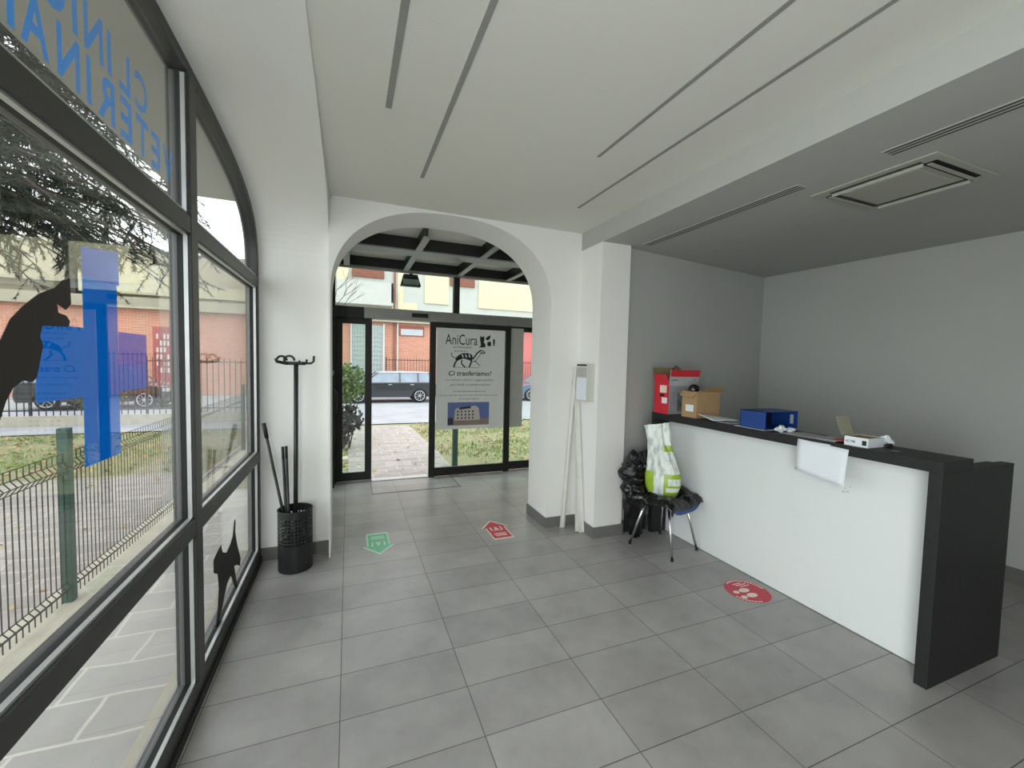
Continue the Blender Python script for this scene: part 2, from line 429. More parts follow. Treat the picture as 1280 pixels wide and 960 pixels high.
# rear wall
b = MB(); b.box(-.8, 5.4, YB-.2, YB, 0, 3.1)
struct(b.build('wall_rear', M_wall))

# skirtings
def strip(name, pts, h=.105, t=.012, side=1):
    b = MB()
    for (p, q) in zip(pts[:-1], pts[1:]):
        p, q = Vector((*p, 0)), Vector((*q, 0)); d = (q-p).normalized(); nrm = Vector((d.y, -d.x, 0))*side
        c = (p+q)/2+nrm*t/2+Vector((0, 0, h/2)); b.obox(c, ((q-p).length+1.8*t, t, h), Matrix((d, Vector((-d.y, d.x, 0)), Vector((0, 0, 1)))).transposed())
    struct(b.build(name, M_base))
strip('baseboard_left', [(-.655, 3.80), (-.147, 3.80)])
strip('baseboard_front', [(1.845, 4.12), (1.845, 3.68), (2.17, 3.68)])
strip('baseboard_pier', [(2.17, 3.68), (2.17, 3.31), (2.485, 3.31)])
strip('baseboard_right', [(4.82, 3.74), (4.95, 1.63), (5.22, YB)], side=1)
strip('baseboard_alcove', [(2.485, 3.373), (4.82, 3.74)], side=1)

# recessed grey light profiles in the ceiling
for i, (x, y1, w, lab) in enumerate([(.19, 2.303, .03, 'leftmost grey linear slot in the white ceiling, nearest the windows'), (.485, 3.06, .026, 'second grey linear ceiling slot, ending just before the arch'),
                        (1.452, 2.298, .022, 'third grey linear ceiling slot, the shorter one near the beam'), (1.778, 3.096, .022, 'rightmost grey linear ceiling slot, running beside the beam')]):
    t = thing('ceiling_light_profile', lab, 'light', (x, y1-2.5, Z_C), group='linear light profiles in the ceiling')
    MB().box(x-w/2, x+w/2, y1-4.6, y1, Z_C-.003, Z_C+.002).build('diffuser', M_slot, t)

# slot diffusers in the alcove ceiling
for x, y0, y1, lab in [(2.60, 1.79, 3.23, 'slim three-line air diffuser in alcove ceiling, end near the pillar'), (2.60, -.9, 1.365, 'slim three-line air diffuser in alcove ceiling, above the air unit')]:
    t = thing('slot_diffuser', lab, 'vent', (x, y0, Z_ALC), group='slot diffusers in the alcove ceiling')
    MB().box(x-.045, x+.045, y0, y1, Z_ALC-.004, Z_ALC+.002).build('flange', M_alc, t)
    for k in (-.03, 0, .03): MB().box(x+k-.005, x+k+.005, y0+.01, y1-.01, Z_ALC-.0048, Z_ALC-.003).build('slot', M_blackin, t)

# ceiling cassette air conditioner
t = thing('air_conditioner', 'square white cassette air unit recessed in the alcove ceiling', 'air conditioner', (3.1, 1.55, Z_ALC))
cx0, cx1, cy0, cy1 = 2.79, 3.42, 1.24, 1.87
MB().box(cx0, cx1, cy0, cy1, Z_ALC-.010, Z_ALC+.0).build('panel', M_acp, t, bevel=.004)
MB().box(cx0+.13, cx1-.13, cy0+.13, cy1-.13, Z_ALC-.018, Z_ALC-.009).build('intake_grille', M_acp, t, bevel=.006)
for (a0, a1, b0, b1) in [(cx0+.045, cx0+.105, cy0+.09, cy1-.09), (cx1-.105, cx1-.045, cy0+.09, cy1-.09), (cx0+.09, cx1-.09, cy0+.04, cy0+.10), (cx0+.09, cx1-.09, cy1-.10, cy1-.04)]:
    MB().box(a0, a1, b0, b1, Z_ALC-.0125, Z_ALC-.0095).build('air_outlet', M_acd if b0 > 1.3 else M_blackin, t)
    fm = MB()
    if a1-a0 < b1-b0: fm.bar(((a0+a1)/2, b0, Z_ALC-.02), ((a0+a1)/2, b1, Z_ALC-.02), .004, .022)
    else: fm.bar((a0, (b0+b1)/2, Z_ALC-.02), (a1, (b0+b1)/2, Z_ALC-.02), .022, .004)
    fm.build('flap', M_acp, t)

# ---------------------------------------------------------------- arched window on the left
w = MB().add([(X_WIN, 0, 0)], []).build
def ring(b, aw0, ah0, wdt, x0, x1, z0=0.0):
    o = arch_pts(aw0, ah0, z0=z0); i_ = arch_pts(aw0-wdt, ah0-wdt, z0=z0); m = len(o)
    vs = [(x0, p[0], p[1]) for p in o]+[(x0, p[0], p[1]) for p in i_]+[(x1, p[0], p[1]) for p in o]+[(x1, p[0], p[1]) for p in i_]
    fs = []
    for k in range(m-1):
        fs += [(k, k+1, m+k+1, m+k), (2*m+k, 3*m+k, 3*m+k+1, 2*m+k+1), (m+k, m+k+1, 3*m+k+1, 3*m+k), (k, 2*m+k, 2*m+k+1, k+1)]
    b.add(vs, fs)
win = bpy.data.objects.new('window_1', None); C.objects.link(win); win.location = (X_WIN, YC, 0); struct(win)
FX0, FX1 = -.655, -.735
b = MB(); ring(b, AW+.01, AH+.01, .062, FX0, FX1); b.build('outer_frame', M_alu, win, bevel=.003)
b = MB(); b.box(FX1, FX0, YC-AW, YC+AW, 0, .12); b.build('bottom_rail', M_alu, win, bevel=.004)
MB().box(FX0-.001, FX0+.012, YC-AW, YC+AW, 0, .045).build('floor_trim', M_gasket, win)
for ym in (2.32, -.12):
    b = MB(); b.box(FX1, FX0+.006, ym-.045, ym+.045, .12, arch_z(ym)-.05); b.build('mullion', M_alu, win, bevel=.004)
for z0, z1 in ((.825, .905), (2.19, 2.27)):
    b = MB(); b.box(FX1, FX0+.004, YC-AW+.05, YC+AW-.05, z0, z1); b.build('transom', M_alu, win, bevel=.004)
# glazing beads around each light, and panes
ys = [YC-AW+.075, -.165, -.075, 2.275, 2.365, YC+AW-.075]
for (ya, yb) in ((ys[0], ys[1]), (ys[2], ys[3]), (ys[4], ys[5])):
    for z0, z1 in ((.12, .825), (.905, 2.19)):
        b = MB()
        g = .009
        b.box(-.678, -.662, ya, yb, z0, z0+g).box(-.678, -.662, ya, yb, z1-g, z1).box(-.678, -.662, ya, ya+g, z0, z1).box(-.678, -.662, yb-g, yb, z0, z1)
        fr = b.build('glazing_bead', M_bead, win)
        b = MB(); b.box(-.700, -.678, ya, yb, z0, z0+g*.8).box(-.700, -.678, ya, yb, z1-g*.8, z1).box(-.700, -.678, ya, ya+g*.8, z0, z1).box(-.700, -.678, yb-g*.8, yb, z0, z1)
        b.build('gasket', M_gasket, win)
        MB().box(-.694, -.690, ya, yb, z0, z1).build('pane', M_glass, win)
    # arched top light
    pts = [(ya, 2.27), (yb, 2.27)]; N = 26
    for k in range(N+1):
        y = yb+(ya-yb)*k/N
        pts.append((y, max(2.28, arch_z(y, AW-.06, AH-.065))))
    MB().prism(pts, 'X', -.694, -.690).build('pane', M_glass, win)
    MB().box(-.678, -.662, ya, yb, 2.27, 2.284).box(-.678, -.662, (yb-.014 if ya < 2 else ya), (yb if ya < 2 else ya+.014), 2.27, max(2.28, arch_z(yb if ya < 2 else ya, AW-.06, AH-.065))).build('glazing_bead', M_bead, win)

# lettering on the arched light (reads from the street, mirrored from inside)
def glass_letters(name, txt, centres, z0, h, label):
    root = thing(name, label, 'lettering', (-.698, centres[0], z0))
    for ch, yc in zip(txt, centres):
        wd = {'I': .022, 'L': .075, 'E': .078, 'T': .092}.get(ch, .098)
        b = MB(); put_text(b, ch, wd, h, (-.697, yc+wd/2, z0), (0, -1, 0), (0, 0, 1), bold=.022 if ch != 'I' else .0)
        b.build('letter', M_letter, root, fix=False)
    return root
glass_letters('window_lettering', 'CLINICA', [1.943, 1.822, 1.726, 1.64, 1.548, 1.46, 1.34], 2.523, .135, 'upper row of blue letters CLINICA on the arched glass, seen mirrored')
glass_letters('window_lettering', 'VETERINARIA', [2.175, 2.055, 1.945, 1.825, 1.702, 1.608, 1.516, 1.386, 1.27, 1.175, 1.07], 2.372, .135, 'lower row of blue letters VETERINARIA on the arched glass, seen mirrored')

# blue cross film and animal silhouettes on the glass
def G(pts, xp): return [(y*xp/.67, EYE+(z-EYE)*xp/.67) for y, z in pts]
crs = [(1.29, 1.535), (1.475, 1.535), (1.475, 1.34), (1.665, 1.34), (1.665, 1.535), (1.86, 1.535), (1.86, 1.62), (1.665, 1.62), (1.665, 1.865), (1.485, 1.865), (1.485, 1.722), (1.30, 1.722)]
o = MB().prism(G(crs, .698), 'X', -.6985, -.6975).build('cross_sticker', M_decal); o = tag(o, 'large saturated blue cross sticker on the big window pane', 'sticker')
top2 = [(1.485, 1.865), (1.68, 1.865), (1.68, 1.97), (1.485, 1.94)]; arm2 = [(1.67, 1.62), (1.86, 1.62), (1.86, 1.722), (1.67, 1.722)]  # two pale translucent patches set above and right of the cross
o = MB().prism(G(top2, .701), 'X', -.7015, -.7005).build('tint_patch', M_bluetint); tag(o, 'pale blue translucent patch just above the top of the blue cross', 'sticker')
o = MB().prism(G(arm2, .701), 'X', -.7015, -.7005).build('tint_patch', M_bluetint); tag(o, 'violet tinted translucent patch right of the blue cross', 'sticker')
cat = [(1.43, 1.845), (1.432, 1.78), (1.41, 1.762), (1.375, 1.775), (1.38, 1.752), (1.41, 1.748), (1.425, 1.735), (1.42, 1.72), (1.32, 1.715), (1.31, 1.69), (1.32, 1.67), (1.31, 1.64), (1.295, 1.595), (1.28, 1.585), (1.25, 1.59),
       (1.22, 1.575), (1.20, 1.55), (1.18, 1.51), (1.12, 1.44), (1.05, 1.40), (.98, 1.38), (.90, 1.30), (.86, 1.33), (.93, 1.45), (.98, 1.53), (1.02, 1.62), (1.08, 1.66), (1.15, 1.655), (1.19, 1.675), (1.22, 1.722), (1.26, 1.755), (1.31, 1.788), (1.37, 1.812), (1.40, 1.835)]
o = MB().prism(G(cat, .689), 'X', -.6895, -.688).build('cat_silhouette', M_catd); tag(o, 'large black leaping cat silhouette stuck on the big window pane', 'sticker')
dog = [(2.60, .56), (2.66, .575), (2.74, .585), (2.77, .53), (2.85, .49), (2.93, .50), (3.00, .53), (3.05, .62), (3.07, .60), (3.06, .53), (3.10, .44), (3.19, .30), (3.17, .26), (3.10, .30), (3.02, .33), (3.10, .15), (3.07, .14), (2.94, .31), (2.86, .30), (2.80, .26), (2.71, .18), (2.66, .15), (2.63, .12), (2.62, .15), (2.67, .27), (2.69, .36), (2.67, .45), (2.60, .49)]
o = MB().prism(G(dog, .689), 'X', -.6895, -.688).build('animal_silhouette', M_catd); tag(o, 'small black jumping animal silhouette on the low pane beside the umbrella stand', 'sticker')

# ---------------------------------------------------------------- entrance vestibule
YD = 5.87
b = MB(); b.box(-.45, -.20, 4.12, YD+.1, 0, 3.2); struct(b.build('wall_vestibule_left', M_wall))
b = MB(); b.box(2.95, 3.2, 4.12, YD+.1, 0, 3.2); struct(b.build('wall_vestibule_right', M_wall))
b = MB(); b.box(-.3, 3.0, 4.12, YD-.0, 2.985, 3.05); struct(b.build('ceiling_vestibule', M_ceil))
# dark roof joists
for x in (-.02, .71, 1.44, 2.17, 2.85):
    bm_ = thing('ceiling_joist', {-.02: 'dark steel joist by the left wall of the entrance, lit underside', .71: 'dark steel joist over the open doorway', 1.44: 'dark steel joist left of the doorway post above the poster', 2.17: 'dark steel joist over the right side of the poster', 2.85: 'dark steel joist by the right wall of the entrance'}[x], 'beam', (x, 5, 2.84), group='steel joists over the entrance')
    MB().box(x-.012, x+.012, 4.13, 4.66, 2.855, 2.985).box(x-.012, x+.012, 4.91, 5.80, 2.855, 2.985).build('web', M_aluD, bm_)
    MB().box(x-.035, x+.035, 4.13, 4.66, 2.84, 2.855).box(x-.035, x+.035, 4.91, 5.80, 2.84, 2.855).build('flange', M_silver, bm_)
bm_ = thing('cross_beam', 'long steel cross beam with pale underside above the entrance', 'beam', (1.3, 4.79, 2.84))
MB().box(-.2, 2.95, 4.68, 4.90, 2.856, 2.985).build('web', M_aluD, bm_)
MB().box(-.2, 2.95, 4.67, 4.91, 2.84, 2.855).build('flange', M_silver, bm_)
# door wall
door = bpy.data.objects.new('door_1', None); C.objects.link(door); door.location = (1.3, YD, 0); struct(door)
MB().box(-.2, 2.95, 5.80, 5.95, 2.85, 3.2).build('fascia', M_aluD, door)
MB().box(-.2, 2.95, 5.785, 5.80, 2.83, 2.86).build('fascia_trim', M_silver, door)
MB().box(-.2, 2.95, YD-.02, YD+.06, 2.19, 2.34).build('header', M_aluD, door, bevel=.004)
MB().box(.19, 2.95, YD-.10, YD-.02, 2.19, 2.325).build('operator_cover', M_silver, door, bevel=.006)
MB().box(.80, 1.02, YD-.115, YD-.099, 2.235, 2.29).build('motion_sensor', M_gasket, door, bevel=.004)
MB().box(1.39, 1.475, YD-.03, YD+.05, 2.34, 2.85).build('upper_mullion', M_aluD, door)
MB().box(-.2, -.155, YD-.03, YD+.05, 0, 2.85).build('side_jamb', M_aluD, door)
for x0, x1 in ((-.155, 1.39), (1.475, 2.95)): MB().box(x0, x1, YD+.01, YD+.016, 2.34, 2.84).build('transom_pane', M_glassD, door)
# left fixed leaf
def leaf(nm, x0, x1, y, st, rail, p=door):
    f = MB().box(x0, x0+st, y-.02, y+.02, 0, 2.19).box(x1-st, x1, y-.02, y+.02, 0, 2.19).box(x0+st, x1-st, y-.02, y+.02, .01, rail).box(x0+st, x1-st, y-.02, y+.02, 2.12, 2.19).build(nm, M_aluD, p, bevel=.003)
    MB().box(x0+st, x1-st, y-.003, y+.003, rail, 2.12).build('pane', M_glassD, f)
leaf('fixed_leaf', -.155, .295, YD+.045, .085, .13)
leaf('sliding_leaf', 1.06, 2.27, YD-.02, .085, .13)
leaf('fixed_leaf', 2.22, 2.93, YD+.045, .08, .13)
MB().box(-.15, .295, YD+.0, YD+.012, 0, .03).build('sill', M_silver, door)
# low dark frame on the vestibule's left wall
fr = thing('side_guard_frame', 'thin dark upright frame with a handle on the left wall of the entrance', 'frame', (-.18, 5.0, 0))
MB().box(-.20, -.165, 4.60, 4.64, 0, 1.50).box(-.20, -.165, 5.70, 5.74, 0, 1.50).box(-.20, -.165, 4.60, 5.74, 1.46, 1.50).build('frame', M_aluD, fr)
MB().tube([(-.165, 5.30, 1.0), (-.13, 5.30, 1.02), (-.13, 5.30, 1.26), (-.165, 5.30, 1.28)], .012).build('handle', M_gasket, fr)
# threshold and mat well
o = MB().box(.30, 1.05, YD-.03, YD+.1, 0, .012).build('trim_1', M_bead); struct(o)
o = MB().box(.275, .285, 5.30, 5.83, 0, .004).box(.275, 1.40, 5.29, 5.30, 0, .004).box(1.37, 1.385, 5.30, 5.83, 0, .004).build('trim_2', M_base); struct(o)

# poster on the sliding leaf
PX0, PX1, PZ0, PZ1, PY = 1.155, 2.175, .675, 2.165, YD-.032
po = thing('poster', 'tall white clinic poster with a skeleton dog taped to the glass door', 'poster', (1.66, PY, .68))
MB().box(PX0, PX1, PY, PY+.0015, PZ0, PZ1).build('sheet', M_poster, po)
pw, ph = PX1-PX0, PZ1-PZ0
def pp(u, v): return (PX0+u*pw, PY-.0012, PZ1-v*ph)    # u right, v down, 0..1
def ptext(txt, u0, u1, v0, v1, m, nm='text', shear=0, bold=0):
    b = MB(); put_text(b, txt, (u1-u0)*pw, (v1-v0)*ph, pp(u0, v1), (1, 0, 0), (0, 0, 1), shear, bold); b.build(nm, m, po, fix=False)
ptext('AniCura', .12, .58, .085, .185, M_ink, 'logo_text')
ptext('VETERINARIA', .22, .50, .20, .218, M_greyink)
def ppoly(poly, m, nm, dy=0):
    b = MB(); vs = [pp(*q) for q in poly]; b.add([(v[0], v[1]-dy, v[2]) for v in vs], [tuple(range(len(vs)))]); return b
g_ = [ppoly([(.62, .085), (.635, .10), (.665, .10), (.68, .085), (.685, .13), (.675, .15), (.70, .17), (.70, .20), (.60, .205), (.63, .19), (.63, .16), (.62, .13)], M_ink, 'x'),
      ppoly([(.70, .115), (.74, .09), (.78, .08), (.77, .11), (.745, .13), (.72, .13)], M_ink, 'x'), ppoly([(.73, .15), (.77, .14), (.79, .16), (.78, .19), (.73, .185)], M_ink, 'x'),
      ppoly([(.815, .12), (.84, .115), (.845, .15), (.835, .185), (.82, .185)], M_ink, 'x')]
bb = MB()
for g in g_: bb.add(g.v, g.f)
bb.build('logo_animals', M_ink, po, fix=False)
# running dog: filled body patches with line-drawn limbs
bb = MB()
for poly in ([(.30, .29), (.36, .265), (.44, .262), (.50, .275), (.52, .31), (.50, .34), (.44, .325), (.38, .315), (.32, .33), (.28, .345), (.26, .32)],):
    g = ppoly(poly, None, ''); bb.add(g.v, g.f)
def stroke(bb, pts, wd):
    for p, q in zip(pts[:-1], pts[1:]):
        p, q = Vector(pp(*p)), Vector(pp(*q)); d = (q-p).normalized(); k = Vector((-d.z, 0, d.x))*wd/2
        bb.add([p-k, q-k, q+k, p+k], [(0, 1, 2, 3)])
stroke(bb, [(.29, .33), (.26, .36), (.245, .40)], .022); stroke(bb, [(.36, .33), (.35, .36), (.38, .385), (.41, .40)], .018)
stroke(bb, [(.50, .33), (.49, .36), (.465, .40)], .022); stroke(bb, [(.26, .31), (.22, .30), (.205, .275), (.215, .26)], .010)
stroke(bb, [(.51, .345), (.56, .34), (.60, .37), (.63, .385)], .010)
stroke(bb, [(.52, .32), (.58, .26), (.63, .235)], .020); stroke(bb, [(.54, .345), (.60, .30), (.65, .25)], .008); stroke(bb, [(.62, .23), (.66, .235), (.70, .255), (.66, .262), (.63, .25)], .013)
stroke(bb, [(.22, .402), (.62, .402)], .004)
bb.build('dog_drawing', M_ink, po, fix=False)
bb = MB()
for x in (.35, .40, .45): 
    for k in (0,):
        v = [(x, .275), (x+.02, .275), (x+.035, .305), (x+.015, .305)]; g = ppoly(v, None, '', .0004); bb.add(g.v, g.f)
bb.build('dog_ribs', M_poster, po, fix=False)
ptext('Ci trasferiamo!', .17, .80, .435, .482, M_ink, 'headline', .25, .012)
ptext('La nostra clinica raggiungibile,', .13, .84, .512, .536, M_greyink, shear=.2)
ptext('pi\u00f9 bella e performante!', .20, .79, .558, .585, M_greyink, shear=.2)
rw = random.Random(4)
for u0, u1, v0, v1 in ((.25, .43, .238, .252), (.24, .72, .627, .640), (.05, .90, .666, .676), (.32, .62, .701, .712)):
    b = MB(); u = u0
    while u < u1:
        wl = rw.uniform(.02, .07); b.add([pp(u, v1), pp(min(u1, u+wl), v1), pp(min(u1, u+wl), v0+.002), pp(u, v0+.002)], [(0, 1, 2, 3)]); u += wl+.012
    b.build('fine_print', M_posterb, po, fix=False)
ph_ = MB(); ph_.add([pp(.165, .74), pp(.775, .74), pp(.775, .965), pp(.165, .965)], [(0, 1, 2, 3)])
photo = ph_.build('printed_photo', mat('printed sky', (92, 124, 176), .5, col2=(110, 116, 170), scale=2), po, fix=False)
bb = MB()
for q in ([(.165, .915), (.775, .90), (.775, .965), (.165, .965)],): g = ppoly(q, None, '', .0004); bb.add(g.v, g.f)
bb.build('photo_ground', mat('printed ground', (150, 134, 122), .6), po, fix=False)
g = ppoly([(.27, .81), (.33, .79), (.57, .775), (.62, .80), (.64, .915), (.26, .918)], None, '', .0008); bb = MB(); bb.add(g.v, g.f); bb.build('photo_building', mat('printed wall', (206, 200, 188), .6), po, fix=False)
bb = MB()
for i in range(5):
    for j in range(3):
        u = .30+i*.055; v = .822+j*.032; g = ppoly([(u, v), (u+.022, v-.002), (u+.022, v+.016), (u, v+.018)], None, '', .0012); bb.add(g.v, g.f)
g = ppoly([(.33, .79), (.50, .775), (.50, .80), (.33, .812)], None, '', .0012); bb.add(g.v, g.f)
g = ppoly([(.165, .89), (.24, .89), (.25, .955), (.165, .96)], None, '', .0012); bb.add(g.v, g.f)
bb.build('photo_windows', mat('printed dark', (58, 54, 78), .6), po, fix=False)
o = MB().box(2.19, 2.50, YD+.022, YD+.0235, .665, 2.17).build('poster_reverse', M_posterb); tag(o, 'plain grey back of another sheet on the glass right of the dog poster', 'poster')

# ---------------------------------------------------------------- reception counter
ct = thing('reception_counter', 'black framed reception counter with a recessed white front', 'counter', (3.0, 2.2, 0))
MB().box(2.80, 3.09, 1.13, 3.30, 1.136, 1.198).build('worktop', M_black, ct, bevel=.002)
MB().prism([(2.80, 0), (3.54, 0), (3.54, 1.143), (3.09, 1.143), (3.09, 1.136), (2.80, 1.136)], 'Y', 1.13, 1.186).build('end_panel', M_black, ct, bevel=.002)
MB().prism([(2.80, 0), (3.54, 0), (3.54, 1.143), (3.09, 1.143), (3.09, 1.136), (2.80, 1.136)], 'Y', 3.245, 3.30).build('end_panel', M_black, ct, bevel=.002)
fp = MB().box(2.975, 2.995, 1.186, 3.245, .004, 1.136).build('front_panel', M_white, ct)
b = MB()
for (y, z, s) in ((1.68, .90, .02), (1.655, .89, .012), (1.64, .87, .016), (1.66, .862, .02), (1.63, .905, .01)): b.box(2.9742, 2.9745, y, y+s, z, z+s*.7)
b.build('scuff_mark', M_tape, fp)
MB().box(2.995, 3.54, 1.186, 3.245, .72, .75).build('desk_top', M_black, ct)
MB().box(3.0, 3.06, 1.186, 3.245, .75, 1.136).build('riser', M_black, ct)
MB().box(3.06, 3.54, 1.186, 1.24, .75, 1.13).build('side_upstand', M_black, ct)

# ---- things on the counter
ZT = 1.1985
def openbox(root, x0, x1, y0, y1, z0, z1, mo, mi, t=.004, nm='body'):
    b = MB(); b.box(x0, x1, y0, y1, z0, z0+t).box(x0, x0+t, y0, y1, z0+t, z1).box(x1-t, x1, y0, y1, z0+t, z1).box(x0+t, x1-t, y0, y0+t, z0+t, z1).box(x0+t, x1-t, y1-t, y1, z0+t, z1)
    o = b.build(nm, mo, root)
    b = MB(); b.box(x0+t, x0+t+.0006, y0+t, y1-t, z0+t, z1-.002).box(x1-t-.0006, x1-t, y0+t, y1-t, z0+t, z1-.002).box(x0+t, x1-t, y0+t, y0+t+.0006, z0+t, z1-.002).box(x0+t, x1-t, y1-t-.0006, y1-t, z0+t, z1-.002)
    b.build('inner_face', mi, o)
    return o
t = thing('printer_box', 'open red and grey printer carton at the far end of the counter', 'box', (2.95, 3.17, ZT))
bx = openbox(t, 2.80, 3.15, 3.08, 3.28, ZT, ZT+.30, M_greybox, M_cardin)
MB().box(2.7985, 2.7998, 3.081, 3.279, ZT, ZT+.30).build('side_print', M_redbox, t)
MB().box(2.797, 2.7984, 3.11, 3.20, ZT+.20, ZT+.27).build('label', M_pale, t); MB().box(2.797, 2.7984, 3.10, 3.17, ZT+.10, ZT+.155).build('label', M_paper, t)
MB().box(2.797, 2.7984, 3.14, 3.20, ZT+.165, ZT+.185).build('handle_slot', M_blackin, t)
MB().box(2.80, 3.15, 3.0785, 3.0798, ZT+.27, ZT+.335).build('front_band', M_paper2, t)
b = MB(); b.add([(2.80, 3.078, ZT+.335), (3.15, 3.078, ZT+.335), (3.15, 3.045, ZT+.385), (2.80, 3.045, ZT+.385)], [(0, 1, 2, 3)])
# flaps: red lid flap in front, side flap, back flap
f1 = MB().add([(2.80, 3.08, ZT+.30), (3.15, 3.08, ZT+.30), (3.158, 3.06, ZT+.42), (2.795, 3.06, ZT+.42)], [(0, 1, 2, 3)]).build('front_flap', M_paper2, t, solid=.004)
MB().add([(2.80, 3.0688, ZT+.355), (3.152, 3.0688, ZT+.355), (3.158, 3.057, ZT+.42), (2.795, 3.057, ZT+.42)], [(0, 1, 2, 3)]).build('red_band', M_redbox, t, fix=False)
b = MB(); put_text(b, 'Canon', .085, .026, (2.815, 3.0705, ZT+.318), (1, 0, 0), (0, .165, .986), bold=.01); b.build('brand_text', M_ink, t, fix=False)
b = MB(); put_text(b, 'TS', .03, .014, (3.08, 3.0705, ZT+.322), (1, 0, 0), (0, .165, .986), bold=.01); b.build('model_text', M_ink, t, fix=False)
MB().add([(2.80, 3.08, ZT+.30), (2.80, 3.28, ZT+.30), (2.775, 3.27, ZT+.375), (2.775, 3.10, ZT+.375)], [(0, 1, 2, 3)]).build('side_flap', M_redbox, t, solid=.004)
MB().add([(2.80, 3.28, ZT+.30), (3.15, 3.28, ZT+.30), (3.15, 3.31, ZT+.435), (2.80, 3.31, ZT+.435)], [(0, 1, 2, 3)]).build('back_flap', M_cardin, t, solid=.004)
MB().add([(3.15, 3.08, ZT+.30), (3.15, 3.28, ZT+.30), (3.19, 3.27, ZT+.36), (3.19, 3.10, ZT+.36)], [(0, 1, 2, 3)]).build('side_flap', M_cardin, t, solid=.004)
MB().box(2.90, 3.10, 3.0786, 3.0797, ZT+.03, ZT+.20).build('printed_picture', mat('carton picture', (104, 106, 110), .5, var=.5, scale=25), t)
MB().tube([(2.93, 3.2, ZT+.30), (2.93, 3.18, ZT+.43), (2.955, 3.17, ZT+.455), (2.975, 3.16, ZT+.44)], .005).build('cable_tie', M_ink, t)

t = thing('cardboard_box', 'small open brown cardboard box with a white label', 'box', (2.95, 2.87, ZT))
BZ = .235
openbox(t, 2.835, 3.10, 2.775, 2.95, ZT, ZT+BZ, M_card, M_cardin)
MB().box(2.8325, 2.8345, 2.81, 2.90, ZT+.055, ZT+.115).build('label', M_paper, t)
MB().add([(2.835, 2.775, ZT+BZ), (2.835, 2.95, ZT+BZ), (2.80, 2.945, ZT+BZ-.04), (2.80, 2.80, ZT+BZ-.05)], [(0, 1, 2, 3)]).build('flap', M_card, t, solid=.003)
MB().add([(2.835, 2.775, ZT+BZ), (3.10, 2.775, ZT+BZ), (3.12, 2.745, ZT+BZ+.012), (2.84, 2.745, ZT+BZ+.012)], [(0, 1, 2, 3)]).build('flap', M_card, t, solid=.003)
MB().add([(3.10, 2.775, ZT+BZ), (3.10, 2.95, ZT+BZ), (3.17, 2.95, ZT+BZ+.03), (3.17, 2.775, ZT+BZ+.03)], [(0, 1, 2, 3)]).build('flap', M_card, t, solid=.003)
o = MB().blob((2.90, 2.88, ZT+BZ+.005), (.06, .05, .05), .2, 9, 3).build('black_pouch', M_bag, smooth=True); tag(o, 'rounded black pouch poking out of the brown cardboard box', 'pouch')

def sheet(name, label, cat_, pts, z, m, curl=.004, th=.0012, group=None, dz=None):
    a, b_, c, d = [Vector((*p, 0)) for p in pts]
    def fn(u, v):
        p = (a*(1-u)+b_*u)*(1-v)+(d*(1-u)+c*u)*v
        k = 0 if dz is None else dz(u, v)
        return Vector((p.x, p.y, z+k+curl*(noise.noise(Vector((p.x*9, p.y*9, z*50)))+.5)))
    o = MB().grid(fn, 10, 10).build(name, m, solid=th, smooth=True)
    return tag(o, label, cat_, group)
sheet('magazine', 'pale magazine with a curled corner beside the brown box', 'magazine', [(2.79, 2.55), (3.02, 2.50), (3.06, 2.72), (2.83, 2.755)], ZT+.012, M_paper, .005, .004, dz=lambda u, v: .03*(1-u)*v)
sheet('magazine', 'dark-edged magazine lying under the pale curled one', 'magazine', [(2.82, 2.42), (3.03, 2.38), (3.06, 2.60), (2.85, 2.62)], ZT+.004, M_greybox, .002, .005)
sheet('paper_sheet', 'white sheet lying under the blue binder', 'paper', [(2.805, 2.12), (2.99, 2.08), (3.02, 2.36), (2.81, 2.38)], ZT+.002, M_paper, .001)
sheet('paper_sheet', 'grey sheet of paper on the counter, right of the crumpled tissue', 'paper', [(2.82, 1.78), (3.02, 1.74), (3.05, 2.00), (2.83, 2.02)], ZT+.002, M_paper2, .002)
sheet('paper_sheet', 'grey leaflet overlapping the hanging sheet on the counter', 'paper', [(2.84, 1.66), (3.0, 1.62), (3.04, 1.80), (2.86, 1.84)], ZT+.006, M_paper2, .003)
sheet('red_leaflet', 'small folded red leaflet left of the small white carton', 'leaflet', [(2.87, 1.61), (2.98, 1.60), (2.99, 1.69), (2.88, 1.70)], ZT+.010, M_redst, .004, .003)

t = thing('magazine_file', 'blue open-sided magazine file lying on the counter', 'binder', (2.95, 2.22, ZT))
x0, x1, y0, y1, z0, z1 = 2.825, 3.075, 2.12, 2.33, ZT+.004, ZT+.135
x1 = 3.17
MB().box(x0, x0+.004, y0, y1, z0, z1).box(x1-.004, x1, y0, y1, z0, z1).box(x0, x1, y1-.004, y1, z0, z1).box(x0, x1, y0, y1, z0, z0+.004).box(x0, x1, y0, y1, z1-.004, z1).build('shell', M_navy, t)
MB().box(x1-.0055, x1-.0035, y0+.03, y0+.055, z0+.03, z1-.03).build('handle_slot', M_paper2, t)
MB().box(x0+.005, x1-.005, y1-.006, y1-.0045, z0+.005, z1-.005).build('lining', M_navyin, t)

o = MB().blob((2.87, 2.03, ZT+.022), (.035, .032, .024), .5, 30, 5, 16, 10).blob((2.93, 2.01, ZT+.02), (.03, .03, .02), .5, 30, 2, 16, 10).build('crumpled_tissue', M_paper); tag(o, 'crumpled white tissue in front of the blue file', 'tissue')

